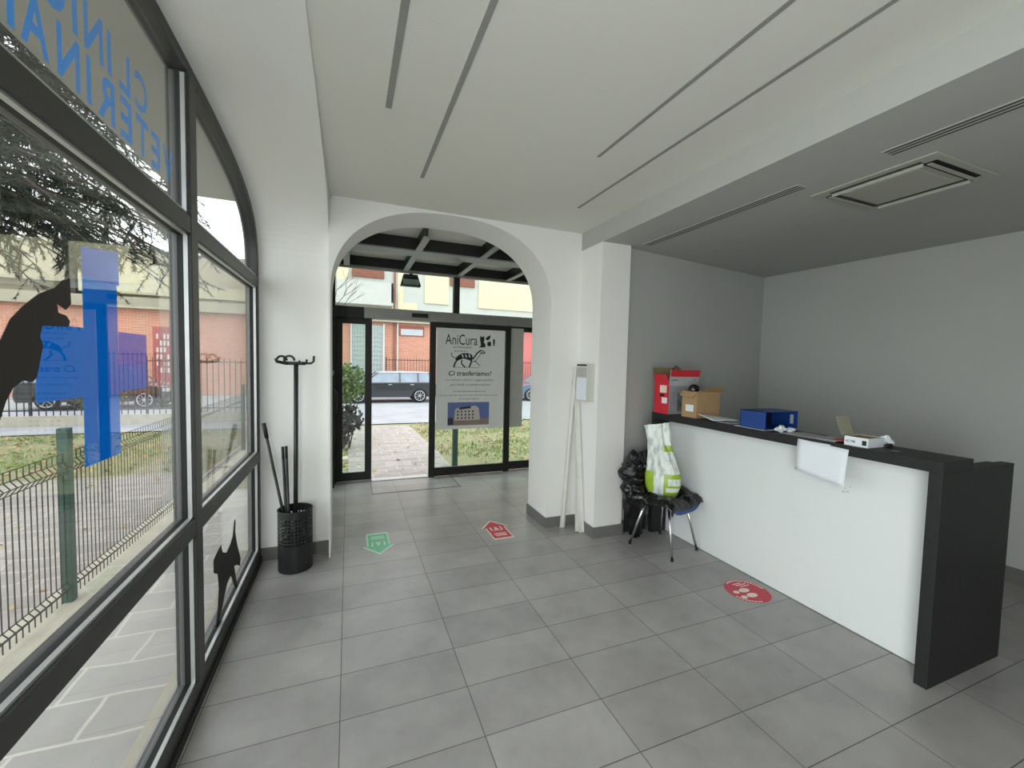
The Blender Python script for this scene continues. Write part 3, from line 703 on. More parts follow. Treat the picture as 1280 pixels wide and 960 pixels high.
# sheets hanging over the front edge
t = thing('hanging_notice', 'white paper notice hanging over the front edge of the counter', 'paper', (2.8, 1.70, 1.0))
def pn(u, v):
    y = 1.86-.305*u; z = 1.19-.015*u-.205*v-.02*u*v
    return Vector((2.795-.015*math.sin(v*1.5)-.012*u*v, y, z))
MB().grid(pn, 8, 8).build('sheet', M_paper, t, smooth=True, solid=.0012)
MB().grid(lambda u, v: Vector((2.79+(.10*(1-v)), 1.79-.12*u-.01*v, ZT+.004-.022*v*v)), 6, 6).build('tab', M_paper, t, smooth=True, solid=.0012)
b = MB()
for k in range(4): b.box(2.7795-.002*k, 2.781-.002*k, 1.60+.01*k, 1.78, 1.10-.03*k, 1.102-.03*k)

t = thing('small_carton', 'small white carton with raised grey lid on the counter', 'box', (2.90, 1.53, ZT))
openbox(t, 2.825, 2.98, 1.475, 1.60, ZT, ZT+.055, M_paper, M_cardin)
MB().add([(2.95, 1.62, ZT+.05), (2.83, 1.62, ZT+.055), (2.80, 1.64, ZT+.165), (2.92, 1.64, ZT+.17)], [(0, 1, 2, 3)]).build('lid', mat('grey card lid', (150, 148, 128), .8), t, solid=.003)
b = MB(); put_text(b, 'HC-T08', .05, .014, (2.8235, 1.592, ZT+.02), (0, -1, 0), (0, 0, 1), bold=.01); b.build('printed_text', M_ink, t, fix=False)
MB().box(2.8232, 2.8248, 1.483, 1.505, ZT+.012, ZT+.04).build('printed_mark', M_ink, t)
o = MB().blob((3.03, 1.50, ZT+.03), (.045, .04, .03), .5, 25, 8, 16, 10).build('crumpled_tissue', M_paper); tag(o, 'crumpled pale tissue right of the small white carton', 'tissue')
o = MB().tube([(2.99+.03*math.sin(k*1.1), 1.46+.02*math.cos(k*.9)-.001*k, ZT+.008+.012*abs(math.sin(k*.8))) for k in range(14)], .004, 6).build('coiled_cable', M_ink, smooth=True); tag(o, 'short black cable curled beside the small white carton', 'cable')
t = thing('small_label', 'tiny pale sticker with dark marks near the counter end', 'sticker', (2.9, 1.38, ZT))
MB().box(2.885, 2.925, 1.36, 1.405, ZT, ZT+.001).build('backing', M_greyink, t)
b = MB(); put_text(b, 'CE', .03, .024, (2.893, 1.40, ZT+.0015), (0, -1, 0), (1, 0, 0), bold=.02); b.build('mark', M_paper, t, fix=False)

# ---------------------------------------------------------------- chair with sack and bags
ch = thing('chair', 'blue plastic shell chair with chrome legs, draped in black bags', 'chair', (2.70, 2.95, 0))
cf = Vector((.25, -.968, 0)); cr = Vector((.968, .25, 0)); cc = Vector((2.695, 2.965, 0))
def shell(u, v):
    w_ = (u-.5)*2
    prof = [(.225, .375), (.222, .430), (.19, .452), (.10, .448), (0, .437), (-.12, .437), (-.17, .46), (-.205, .54), (-.225, .64), (-.245, .74), (-.26, .80)]
    f_ = v*(len(prof)-1); i = min(int(f_), len(prof)-2); k = f_-i
    s = prof[i][0]*(1-k)+prof[i+1][0]*k; z = prof[i][1]*(1-k)+prof[i+1][1]*k
    hw = .225-.02*abs(v-.4)-(.06*max(0, (.12-v)/.12)**2)-(.05*max(0, (v-.85)/.15)**2)
    return cc+cr*(w_*hw)+cf*(s+(.03*w_*w_ if v > .55 else 0))+Vector((0, 0, z+(.018*w_**4 if v < .5 else 0)))
MB().grid(shell, 14, 27).build('seat_shell', M_blue, ch, smooth=True, solid=.008)
legs = {'front': [(2.554, 2.69), (2.925, 2.79)], 'rear': [(2.434, 3.10), (2.86, 3.19)]}
for nm, ps in legs.items():
    for k, (x, y) in enumerate(ps):
        top = cc+cr*(-.13 if k == 0 else .13)+cf*(.13 if nm == 'front' else -.10)+Vector((0, 0, .425))
        MB().tube([(x, y, .012), (x*.45+top.x*.55, y*.45+top.y*.55, .24), (top.x, top.y, top.z)], .0105, 10).build('leg', M_chrome, ch, smooth=True)
        MB().lathe([(.0, 0), (.013, 0), (.014, .022), (.0, .022)], (x, y, 0), 12).build('foot_cap', M_ink, ch)
MB().tube([cc+cr*sx+cf*sy+Vector((0, 0, .42)) for sx, sy in ((-.13, .13), (.13, .13), (.13, -.10), (-.13, -.10))], .009, closed=True).build('seat_frame', M_chrome, ch)

# black bags over the chair
def sheetblob(b, fn, nu=26, nv=26): b.grid(fn, nu, nv)
def seatbag(u, v):
    a = 2*PI*u; rad = v; s = (math.sin(a)*.265)*rad; w_ = (math.cos(a)*.285)*rad
    p = cc+cr*(w_+.03)+cf*(s*.95+.0); nz = noise.noise(Vector((p.x*11, p.y*11, 3)))
    z = .475+.05*abs(noise.noise(Vector((p.x*7, p.y*7, 9))))*2 - (.065*max(0, (rad-.72)/.28)**2)
    z += .07*max(0, 1-((w_-.14)**2+(s+.10)**2)/.02)
    return Vector((p.x+.015*nz, p.y+.015*nz, z))
bg1 = thing('plastic_sheet', 'black plastic sheet spread over the seat of the chair', 'bag', (cc.x, cc.y, .46))
def cover(u, v):
    vv = .10+.93*v; uu = .5+(u-.5)*1.16
    p = shell(uu, min(vv, 1.0)); q = shell(uu, max(0, min(vv, 1.0)-.02)); t_ = (p-q).normalized(); nrm = cr.cross(t_) if v > 0 else Vector((0, 0, 1))
    if v < .5: nrm = Vector((0, 0, 1)) if nrm.z >= 0 or True else nrm
    else: nrm = (cf*.9+Vector((0, 0, .35))).normalized()
    k = .012+.045*abs(noise.noise(p*9))+.02*abs(noise.noise(p*22))
    if v < .5: k += .075*math.exp(-((u-.80)**2/.02+(v-.26)**2/.012))+.04*math.exp(-((u-.25)**2/.03+(v-.2)**2/.02))
    ed = max(0, abs(u-.5)*2-.86)/.14
    p = p+nrm*k-Vector((0, 0, .055*ed))
    if v < .06: p = p-Vector((0, 0, .035*(1-v/.06)))+cf*.022
    if v > .9: p = p+Vector((0, 0, .03*(v-.9)/.1))
    return p
MB().grid(cover, 40, 60).build('film', M_bag, bg1, smooth=True, solid=.004, fix=False)
b = MB()
b.blob((2.475, 3.16, .66), (.095, .11, .17), .38, 7, 1, 36, 26)
b.blob((2.445, 3.10, .54), (.085, .10, .12), .42, 9, 4, 36, 22)
b.blob((2.56, 3.13, .56), (.12, .10, .17), .38, 8, 7, 36, 22)
b.blob((2.53, 3.00, .45), (.12, .11, .06), .40, 10, 2, 34, 20)
b.blob((2.58, 3.215, .40), (.15, .07, .36), .30, 7, 6, 36, 26)
o = b.build('bin_bag', M_bag, smooth=True); tag(o, 'crumpled glossy black bin bag draped over the chair back', 'bag')
# dark low board behind the chair
o = MB().box(2.55, 2.80, 3.335, 3.355, 0.002, .60).build('dark_board', M_black); tag(o, 'low dark board standing between pillar and counter behind chair', 'board')

# white and green feed sack
sk = thing('feed_sack', 'half-empty white and green pet food sack standing on the chair', 'sack', (2.655, 2.955, .487), math.atan2(-.67, .74))
SW = 1.28
secs = [(0, .088, .055, 0, 0), (.03, .105, .070, 0, 0), (.08, .118, .080, 0, 0), (.16, .122, .080, -.002, 0), (.24, .108, .068, -.008, 0), (.32, .086, .050, -.018, 0), (.40, .073, .038, -.030, 0), (.48, .070, .030, -.042, 0), (.56, .074, .018, -.054, 0), (.640, .080, .007, -.064, 0)]
def sackpt(u, v):
    f_ = v*(len(secs)-1); i = min(int(f_), len(secs)-2); k = f_-i
    z, a, d, ox, _ = [secs[i][q]*(1-k)+secs[i+1][q]*k for q in range(5)]
    a *= SW
    an = 2*PI*u; ca, sa = math.cos(an), math.sin(an)
    x = a*math.copysign(abs(ca)**.75, ca); y = d*math.copysign(abs(sa)**.75, sa)
    wr = .016*math.sin(an*7+z*9+2*noise.noise(Vector((ca*2, sa*2, z*5))))*min(1, max(0, (z-.15)/.2)) + .008*noise.noise(Vector((ca*3, sa*3, z*14)))
    rr = 1+wr/max(.03, math.hypot(x, y))
    return Vector((x*rr+ox, y*rr, z + (.02*ca if v > .98 else 0)))
m_, n_, b_ = newmat('feed sack print')
tc = n_.nodes.new('ShaderNodeTexCoord'); sp = n_.nodes.new('ShaderNodeSeparateXYZ'); L(n_, tc.outputs['Object'], sp.inputs[0])
def rect(u0, u1, z0, z1):
    a = math_(n_, 'GREATER_THAN', sp.outputs['X'], u0); b1 = math_(n_, 'LESS_THAN', sp.outputs['X'], u1); c1 = math_(n_, 'GREATER_THAN', sp.outputs['Z'], z0); d1 = math_(n_, 'LESS_THAN', sp.outputs['Z'], z1)
    return math_(n_, 'MULTIPLY', math_(n_, 'MULTIPLY', a, b1), math_(n_, 'MULTIPLY', c1, d1))
g1 = rect(.01, .2, .01, .205); g1w = rect(.045, .2, .105, .165); g1w2 = rect(.03, .2, .045, .085); g2 = rect(-.2, -.075, .03, .22); g3 = rect(.0, .2, .40, .455)
gm = math_(n_, 'MAXIMUM', math_(n_, 'SUBTRACT', math_(n_, 'SUBTRACT', g1, g1w), g1w2), math_(n_, 'MAXIMUM', g2, g3))
no = n_.nodes.new('ShaderNodeTexNoise'); no.inputs['Scale'].default_value = 14; mp = n_.nodes.new('ShaderNodeMapping'); mp.inputs['Scale'].default_value = (2, 2, .8); L(n_, tc.outputs['Object'], mp.inputs[0]); L(n_, mp.outputs[0], no.inputs['Vector'])
rp = n_.nodes.new('ShaderNodeValToRGB'); rp.color_ramp.elements[0].position = .35; rp.color_ramp.elements[0].color = lin((176, 190, 182)); rp.color_ramp.elements[1].position = .52; rp.color_ramp.elements[1].color = lin((222, 230, 222)); L(n_, no.outputs['Fac'], rp.inputs[0])
mx = n_.nodes.new('ShaderNodeMix'); mx.data_type = 'RGBA'; L(n_, gm, mx.inputs['Factor']); L(n_, rp.outputs[0], mx.inputs['A']); mx.inputs['B'].default_value = lin((150, 182, 44)); L(n_, mx.outputs['Result'], b_.inputs['Base Color']); b_.inputs['Roughness'].default_value = .35
me = MB(); me.grid(sackpt, 56, 44); me.add([sackpt(i/56, 0) for i in range(56)], [tuple(range(56))])
SM = parent_mw(sk); me.v = [SM @ v for v in me.v]
me.build('bag_body', m_, sk, smooth=True)

# ---------------------------------------------------------------- umbrella stand
us = thing('umbrella_stand', 'black perforated umbrella stand with tall pole and coat hooks', 'umbrella stand', (-.385, 3.60, 0))
UX, UY = -.385, 3.60
b = MB(); R0 = .122; nu, nz = 64, 34; H_ = .46
for j in range(nz):
    for i in range(nu):
        if j > 13 and i % 2 == 1 and j % 2 == 1 and j < nz-4: continue
        a0, a1 = 2*PI*i/nu, 2*PI*(i+1)/nu; z0, z1 = .01+H_*j/nz, .01+H_*(j+1)/nz
        b.add([(UX+R0*math.cos(a0), UY+R0*math.sin(a0), z0), (UX+R0*math.cos(a1), UY+R0*math.sin(a1), z0), (UX+R0*math.cos(a1), UY+R0*math.sin(a1), z1), (UX+R0*math.cos(a0), UY+R0*math.sin(a0), z1)], [(0, 1, 2, 3)])
b.build('basket', M_stand, us, fix='weld', solid=.002)
MB().tube([(UX+R0*math.cos(2*PI*i/40), UY+R0*math.sin(2*PI*i/40), .472) for i in range(40)], .006, 8, closed=True).build('rim', M_stand, us, smooth=True)
MB().lathe([(0, 0), (R0, 0), (R0+.002, .015), (0, .015)], (UX, UY, 0), 40).build('base', M_stand, us)
MB().tube([(UX, UY, .015), (UX+.01, UY, 1.60)], .0165, 16).build('pole', M_stand, us, smooth=True)
b = MB(); PZ = 1.61
b.tube([(UX-.07, UY, PZ), (UX+.075, UY, PZ)], .014, 10)
b.tube([(UX-.07, UY, PZ), (UX-.12, UY-.01, PZ+.012), (UX-.128, UY-.01, PZ+.035)], .012, 10)
def loop(cx, cy, r, yaw): return [(cx+r*math.cos(a)*math.cos(yaw), cy+r*math.cos(a)*math.sin(yaw), PZ+.012+r*.95*math.sin(a)*1.0+.008) for a in [PI*k/12 for k in range(13)]]
b.tube(loop(UX-.085, UY-.02, .035, .4), .0085, 8); b.tube(loop(UX-.035, UY-.015, .038, -.3), .0085, 8)
b.tube([(UX-.06, UY, PZ), (UX-.063, UY-.05, PZ+.005), (UX-.063, UY-.06, PZ+.045)], .009, 8)
b.tube([(UX+.07, UY, PZ), (UX+.115, UY, PZ+.002), (UX+.132, UY, PZ+.016), (UX+.135, UY, PZ+.06)], .0085, 8)
b.tube([(UX+.045, UY-.02, PZ), (UX+.04, UY-.06, PZ), (UX+.04, UY-.066, PZ+.022)], .008, 8)
b.tube([(UX+.065, UY+.02, PZ), (UX+.078, UY+.06, PZ), (UX+.078, UY+.066, PZ+.03)], .008, 8)
b.build('hook_head', M_stand, us, smooth=True)
def cane(name, label, a, bp, r, tip):
    t = thing(name, label, 'stick', a, group=None)
    a = Vector(a); bp = Vector(bp)
    MB().tube([a, a+(bp-a)*.9], r, 10).build('shaft', M_cane, t, smooth=True)
    MB().tube([a+(bp-a)*.9, bp], r*tip, 10).build('tip', M_ink, t, smooth=True)
cane('walking_stick', 'long dark stick leaning against the window frame from the basket', (UX-.0, UY-.04, .02), (-.600, 3.62, 1.15), .0105, 1.4)
cane('metal_rod', 'shorter dark rod in the umbrella stand, left of the pair', (UX-.045, UY-.02, .02), (UX-.085, UY+.0, .965), .0105, 1.0)
cane('metal_rod', 'shorter dark rod in the umbrella stand, right of the pair', (UX-.03, UY-.05, .02), (UX-.060, UY-.01, .97), .0105, 1.0)

# ---------------------------------------------------------------- trims leaning in the corner and wall box
def prof(label, a, bp, wd=.042):
    a, bp = Vector(a), Vector(bp); t = thing('plastic_trim', label, 'trim strip', a, group='white trims leaning in the corner')
    MB().bar(a, bp, wd, .004).build('web', M_pvc, t); MB().bar(a+Vector((wd/2, -.006, 0)), bp+Vector((wd/2, -.006, 0)), .004, .014).bar(a+Vector((-wd/2, -.006, 0)), bp+Vector((-wd/2, -.006, 0)), .004, .014).build('edge', M_pvc, t)
prof('tall white plastic trim leaning left in the corner behind the box', (2.01, 3.635, .004), (2.12, 3.655, 1.62))
prof('second tall white plastic trim leaning right beside the first', (2.13, 3.46, .004), (2.13, 3.64, 1.40), .048)
prof('short white plastic trim in front of the tall ones', (2.10, 3.50, .004), (2.13, 3.60, .98), .030)
t = thing('wall_box', 'white metal control box with a paper note on the pillar side', 'box', (2.12, 3.45, 1.30))
MB().box(2.085, 2.17, 3.37, 3.56, 1.30, 1.655).build('case', M_acw, t, bevel=.003)
MB().box(2.083, 2.0848, 3.385, 3.55, 1.53, 1.62).build('panel', M_posterb, t); MB().box(2.0825, 2.0845, 3.38, 3.555, 1.635, 1.65).build('top_slot', M_blackin, t)
MB().box(2.083, 2.0848, 3.38, 3.555, 1.31, 1.52).build('note', M_paper, t)

# ---------------------------------------------------------------- floor stickers
def arrow(name, label, ctr, ang, ln, wd, mo, mp_):
    t = thing(name, label, 'floor sticker', (*ctr, 0), ang)
    def poly(s, z):
        p = [(-wd*.36*s, -ln*.5*s), (wd*.36*s, -ln*.5*s), (wd*.36*s, ln*.12*s), (wd*.5*s, ln*.12*s), (0, ln*.5*s), (-wd*.5*s, ln*.12*s), (-wd*.36*s, ln*.12*s)]
        return p
    A = parent_mw(t)
    b = MB(); b.prism(poly(1, 0), 'Z', .0008, .0014); b.v = [A @ v for v in b.v]; b.build('border', mp_, t)
    b = MB(); b.prism(poly(.88, 0), 'Z', .0014, .0018); b.v = [A @ v for v in b.v]; b.build('arrow', mo, t)
    b = MB()
    for q in ((-.055, .055, -.155, -.135), (-.06, .06, -.115, -.095), (-.05, .05, -.03, -.022)): b.box(q[0], q[1], q[2], q[3], .0019, .0022)
    b.lathe([(0, .0019), (.014, .0019), (.014, .0022), (0, .0022)], (0, .04, 0), 14)
    b.box(-.06, -.045, -.02, .06, .0019, .0022).box(.045, .06, -.02, .06, .0019, .0022).box(-.02, .02, -.01, .02, .0019, .0022)
    b.v = [A @ v for v in b.v]; b.build('print', mp_, t)
arrow('floor_arrow', 'green arrow sticker on the floor pointing into the room', (.255, 3.84), PI, .46, .27, M_grnst, M_palegreen)
arrow('floor_arrow', 'red arrow sticker on the floor pointing to the door', (1.37, 3.80), 0.0, .46, .28, M_redst, M_pale)
t = thing('floor_sticker', 'round red sticker with pale footprints before the counter', 'floor sticker', (2.74, 2.15, 0))
A = Matrix.Translation((2.755, 2.14, 0)) @ Matrix.Rotation(-PI/2, 4, 'Z')
def disc(r, z0, z1, m, nm, c=(0, 0), sx=1, sy=1):
    b = MB(); b.prism([(c[0]+r*sx*math.cos(2*PI*k/40), c[1]+r*sy*math.sin(2*PI*k/40)) for k in range(40)], 'Z', z0, z1); b.v = [A @ v for v in b.v]; return b.build(nm, m, t)
disc(.155, .0008, .0013, M_redst, 'disc')
b = MB()
for k in range(44):
    if 8 < k < 20 or k > 34: continue
    a0, a1 = 2*PI*k/44-1.4, 2*PI*(k+.75)/44-1.4
    b.add([(.134*math.cos(a0), .134*math.sin(a0), .0016), (.147*math.cos(a0), .147*math.sin(a0), .0016), (.147*math.cos(a1), .147*math.sin(a1), .0016), (.134*math.cos(a1), .134*math.sin(a1), .0016)], [(0, 1, 2, 3)])
b.v = [A @ v for v in b.v]; b.build('rim_text', M_pale, t, fix=False)
for sx_ in (-1, 1):
    b = MB()
    cxx = .02+sx_*.034
    for (cx_, cy_, rx, ry) in ((cxx, -.015, .026, .045), (cxx, -.092, .020, .024)):
        b.prism([(cx_+rx*math.cos(2*PI*k/20), cy_+ry*math.sin(2*PI*k/20)) for k in range(20)], 'Z', .0014, .0018)
    b.v = [A @ v for v in b.v]; b.build('footprint', M_pale, t)
b = MB(); b.box(-.105, -.096, -.03, .05, .0014, .0018).box(-.085, -.076, -.02, .08, .0014, .0018).box(-.062, -.054, .0, .09, .0014, .0018); b.v = [A @ v for v in b.v]; b.build('text_lines', M_pale, t)

# ---------------------------------------------------------------- outside: ground
def gz(y): return -.10 if y < 8 else (-.10-.20*min(1, (y-8)/8))
struct(MB().box(-1.55, -.74, -4, 6.2, -.3, -.10).build('ground_pavement', M_stone))
struct(MB().box(-.86, -.74, -4, 6.2, -.1, -.03).build('trim_3', M_curb))
struct(MB().box(-1.95, -1.55, -4, 9.5, -.3, -.07).build('ground_curb', M_curb))
def gplane(name, x0, x1, y0, y1, m, dz=0, nx=12, ny=24):
    return struct(MB().grid(lambda u, v: Vector((x0+(x1-x0)*u, y0+(y1-y0)*v, gz(y0+(y1-y0)*v)+dz)), nx, ny).build(name, m))
gplane('ground_lawn', -40, 30, -6, 15.5, M_lawn, -.03, 20, 60)
gplane('ground_garden_path', -4.3, -1.95, -2, 7.6, M_path, -.012)
gplane('ground_entrance_path', .0, 1.62, 5.95, 12.2, M_path, -.01)
gplane('ground_forecourt', -1.55, 3.6, 5.95, 6.35, M_stone, -.005)
gplane('ground_street', -45, 45, 12.6, 60, M_asph, -.005, 6, 40)
struct(MB().box(-30, -2.2, 14.3, 14.55, -.4, .0).build('trim_4', M_curb))
struct(MB().box(-1.95, .0, 7.5, 7.7, -.3, -.04).build('trim_5', M_curb))
# fallen leaves and grass tufts
b = MB(); rs = random.Random(3)
def inlawn(x, y):
    return not ((-4.2 < x < -.6 and y < 7.5 and rs.random() > .12) or (0 < x < 1.62 and rs.random() > .1)) and y < 12.5
cnt = 0
while cnt < 9000:
    x = rs.uniform(-14, 9); y = rs.uniform(3, 12.5)
    if not inlawn(x, y) or (-1.5 < x < 3.3 and y < 6.4) or (x > -1.4 and y < 6.1): continue
    cnt += 1; s = rs.uniform(.02, .05); a = rs.uniform(0, PI*2); z = gz(y)+rs.uniform(-.015, .02)
    d = Vector((math.cos(a)*s, math.sin(a)*s, rs.uniform(-.5, .5)*s)); e = Vector((-math.sin(a)*s*.6, math.cos(a)*s*.6, rs.uniform(-.5, .5)*s)); c = Vector((x, y, z))
    b.add([c-d, c-e, c+d, c+e], [(0, 1, 2, 3)])
tag(b.build('fallen_leaves', M_leaf, fix=False), 'scattered brown fallen leaves over the lawn and path edges', 'leaves', kind='stuff')
b = MB(); cnt = 0
while cnt < 22000:
    x = rs.uniform(-16, 9); y = rs.uniform(4.0, 12.4)
    if (-4.35 < x < -.6 and y < 7.7) or (-.05 < x < 1.66) or (-1.6 < x < 3.7 and y < 6.4) or (noise.noise(Vector((x*.7, y*.7, 0))) < -.05): continue
    cnt += 1; z = gz(y)-.03; h = rs.uniform(.03, .08); a = rs.uniform(0, PI); w_ = .010
    b.add([(x-w_*math.cos(a), y-w_*math.sin(a), z), (x+w_*math.cos(a), y+w_*math.sin(a), z), (x+rs.uniform(-.02, .02), y+rs.uniform(-.02, .02), z+h)], [(0, 1, 2)])
tag(b.build('lawn_grass', M_grass, fix=False), 'short green grass blades growing on the lawn outside', 'grass', kind='stuff')

# mesh fence along the pavement
fe = thing('wire_fence', 'green post and welded wire fence outside the big window', 'fence', (-1.8, 3.7, -.07))
for y in (-1.5, 1.15, 3.73, 6.30, 8.9): MB().box(-1.83, -1.77, y-.03, y+.03, -.07, 1.14).build('post', M_fence, fe, bevel=.003)
b = MB(); y = -1.45
kink = [(-.02, 0), (.04, 0), (.07, .025), (.10, 0), (.86, 0), (.90, .03), (.94, .0), (1.0, 0)]
while y < 8.85:
    prev = None
    pl_ = [(-1.80+dx, y, z-.03) for z, dx in kink]
    for p, q in zip(pl_[:-1], pl_[1:]): b.bar(p, q, .005)
    y += .052
for z, dx in kink:
    if z > 0: b.bar((-1.80+dx, -1.45, z-.03), (-1.80+dx, 8.85, z-.03), .005)
b.build('wire_panel', M_wire, fe, fix=False)
# overhang outside
struct(MB().box(-1.35, -.74, YB, 4.4, 3.02, 3.12).build('ceiling_outer_soffit', M_soffit))

# iron railing by the street
def railing(label, x0, x1, y, z0, z1, step, nm='iron_railing'):
    t = thing(nm, label, 'railing', ((x0+x1)/2, y, z0)); b = MB(); x = x0
    while x <= x1: b.box(x-.009, x+.009, y-.009, y+.009, z0, z1); x += step
    b.build('bars', M_rail, t, fix=False)
    MB().box(x0, x1, y-.015, y+.015, z1-.12, z1-.09).box(x0, x1, y-.015, y+.015, z0+.12, z0+.15).build('rail', M_rail, t)
    b = MB(); x = x0
    while x <= x1+.01: b.box(x-.025, x+.025, y-.025, y+.025, z0, z1+.03); x += 2.4
    b.build('posts', M_rail, t)
railing('dark iron railing on the low curb beyond the lawn, seen left', -22, -2.6, 14.42, 0, 1.58, .14)
railing('iron railing before the brick house, behind the parked wagon', 1.9, 16, 23.3, -.3, 1.75, .16)

# ---------------------------------------------------------------- building across the street
BY = 24.5; G = -.3
bd = thing('brick_building', 'long brick and cream building across the street', 'building', (0, BY, G))
MB().box(-40, 30, BY, BY+6, G, 3.75).build('brick_wall', M_brick, bd)
MB().box(-40, 30, BY-.35, BY+6, 3.75, 4.25).build('floor_band', M_beige, bd)
MB().box(-2.6, 30, BY+.02, BY+6, 4.25, 12.5).build('upper_wall', M_palewall, bd)
for (x0, x1, z0, z1) in ((4.1, 5.5, 4.97, 7.4), (7.35, 13.0, 4.9, 7.4), (2.5, 2.9, 4.4, 9), (-2.4, 0.0, 5.9, 9), (14, 20, 4.9, 7.4)): MB().box(x0, x1, BY-.06, BY+.02, z0, z1).build('cream_panel', M_cream, bd)
MB().box(-.2, 3.7, BY-.05, BY+.02, 4.4, 4.9).build('cream_panel', M_cream, bd)
for (x0, x1, z0, z1) in ((.18, 1.85, 6.15, 7.8), (5.6, 7.08, 6.1, 7.8), (14.2, 15.4, 6.0, 7.6)):
    wdw = MB().box(x0, x1, BY-.09, BY+.03, z0, z1).build('shutter', M_shut, bd)
    b = MB(); z = z0+.06
    while z < z1: b.box(x0, x1, BY-.105, BY-.09, z, z+.04); z += .12
    b.build('slats', M_shut, wdw)
bl = MB().box(-2.0, 2.25, BY-1.1, BY, 4.55, 4.70).box(-2.0, 2.25, BY-1.1, BY-1.0, 4.70, 5.75).box(2.15, 2.25, BY-1.1, BY, 4.70, 5.75).box(-2.0, -1.9, BY-1.1, BY, 4.70, 5.75).build('balcony', M_palewall, bd)
MB().tube([(2.42, BY-.1, G), (2.42, BY-.1, 9)], .05).build('drain_pipe', M_shut, bd)
MB().tube([(2.60, BY-.1, G), (2.60, BY-.1, 9)], .05).build('drain_pipe', M_palewall, bd)
# gate, small window, red door
gt = MB().box(.19, 1.79, BY-.08, BY+.02, G, 3.56).build('gate', M_teal, bd)
b = MB()
for k in range(11): b.box(.22+k*.15, .25+k*.15, BY-.12, BY-.08, G, 3.5)
for k in range(14): b.box(.19, 1.79, BY-.12, BY-.09, G+.25*k+.2, G+.25*k+.24)
b.build('lattice', M_palewall, gt)
MB().box(.10, .19, BY-.15, BY, G, 3.65).box(1.79, 1.90, BY-.15, BY, G, 3.65).build('gate_frame', M_palewall, bd)
wd_ = MB().box(2.69, 4.1, BY-.05, BY+.02, 3.03, 3.60).build('window', M_shut, bd)
MB().box(2.78, 4.02, BY-.06, BY-.04, 3.08, 3.42).build('pane', mat('house window pane', (176, 184, 188), .3), wd_)
MB().box(10.2, 12.4, BY-.08, BY, G, 3.7).build('garage_door', M_pinkdoor, bd)
MB().box(-9.83, -8.84, BY-.05, BY, .55, 2.54).build('window', M_maroon, bd)
rd = MB().box(-8.55, -7.40, BY-.05, BY, G, 2.97).build('door', M_maroon, bd)
b = MB()
for i in range(7):
    for j in range(6):
        if (i*5+j*3) % 4: b.box(-8.42+i*.14, -8.34+i*.14, BY-.07, BY-.05, .8+j*.32, 1.03+j*.32)
b.build('door_glass', M_palewall, rd)
MB().box(-40, -2.6, BY+.5, BY+6, 4.25, 6.6).build('upper_wall', M_beige, bd)
for (x0, x1) in ((-16.6, -15.0), (-14.8, -13.05), (-12.85, -11.5)):
    MB().box(x0, x1, BY-.3, BY-.15, 4.75, 6.6).build('balcony_panel', M_beige, bd)
MB().box(-11.45, -11.2, BY-.2, BY+.4, 4.3, 6.8).build('dark_pillar', M_rail, bd)
MB().prism([(-11.1, 4.4), (-3.0, 4.4), (-3.0, 4.9), (-7.2, 5.0), (-9.2, 6.55), (-11.1, 6.55)], 'Y', BY-.2, BY+.1).build('gable', mat('ochre render', (186, 180, 150), .9, var=.08), bd)

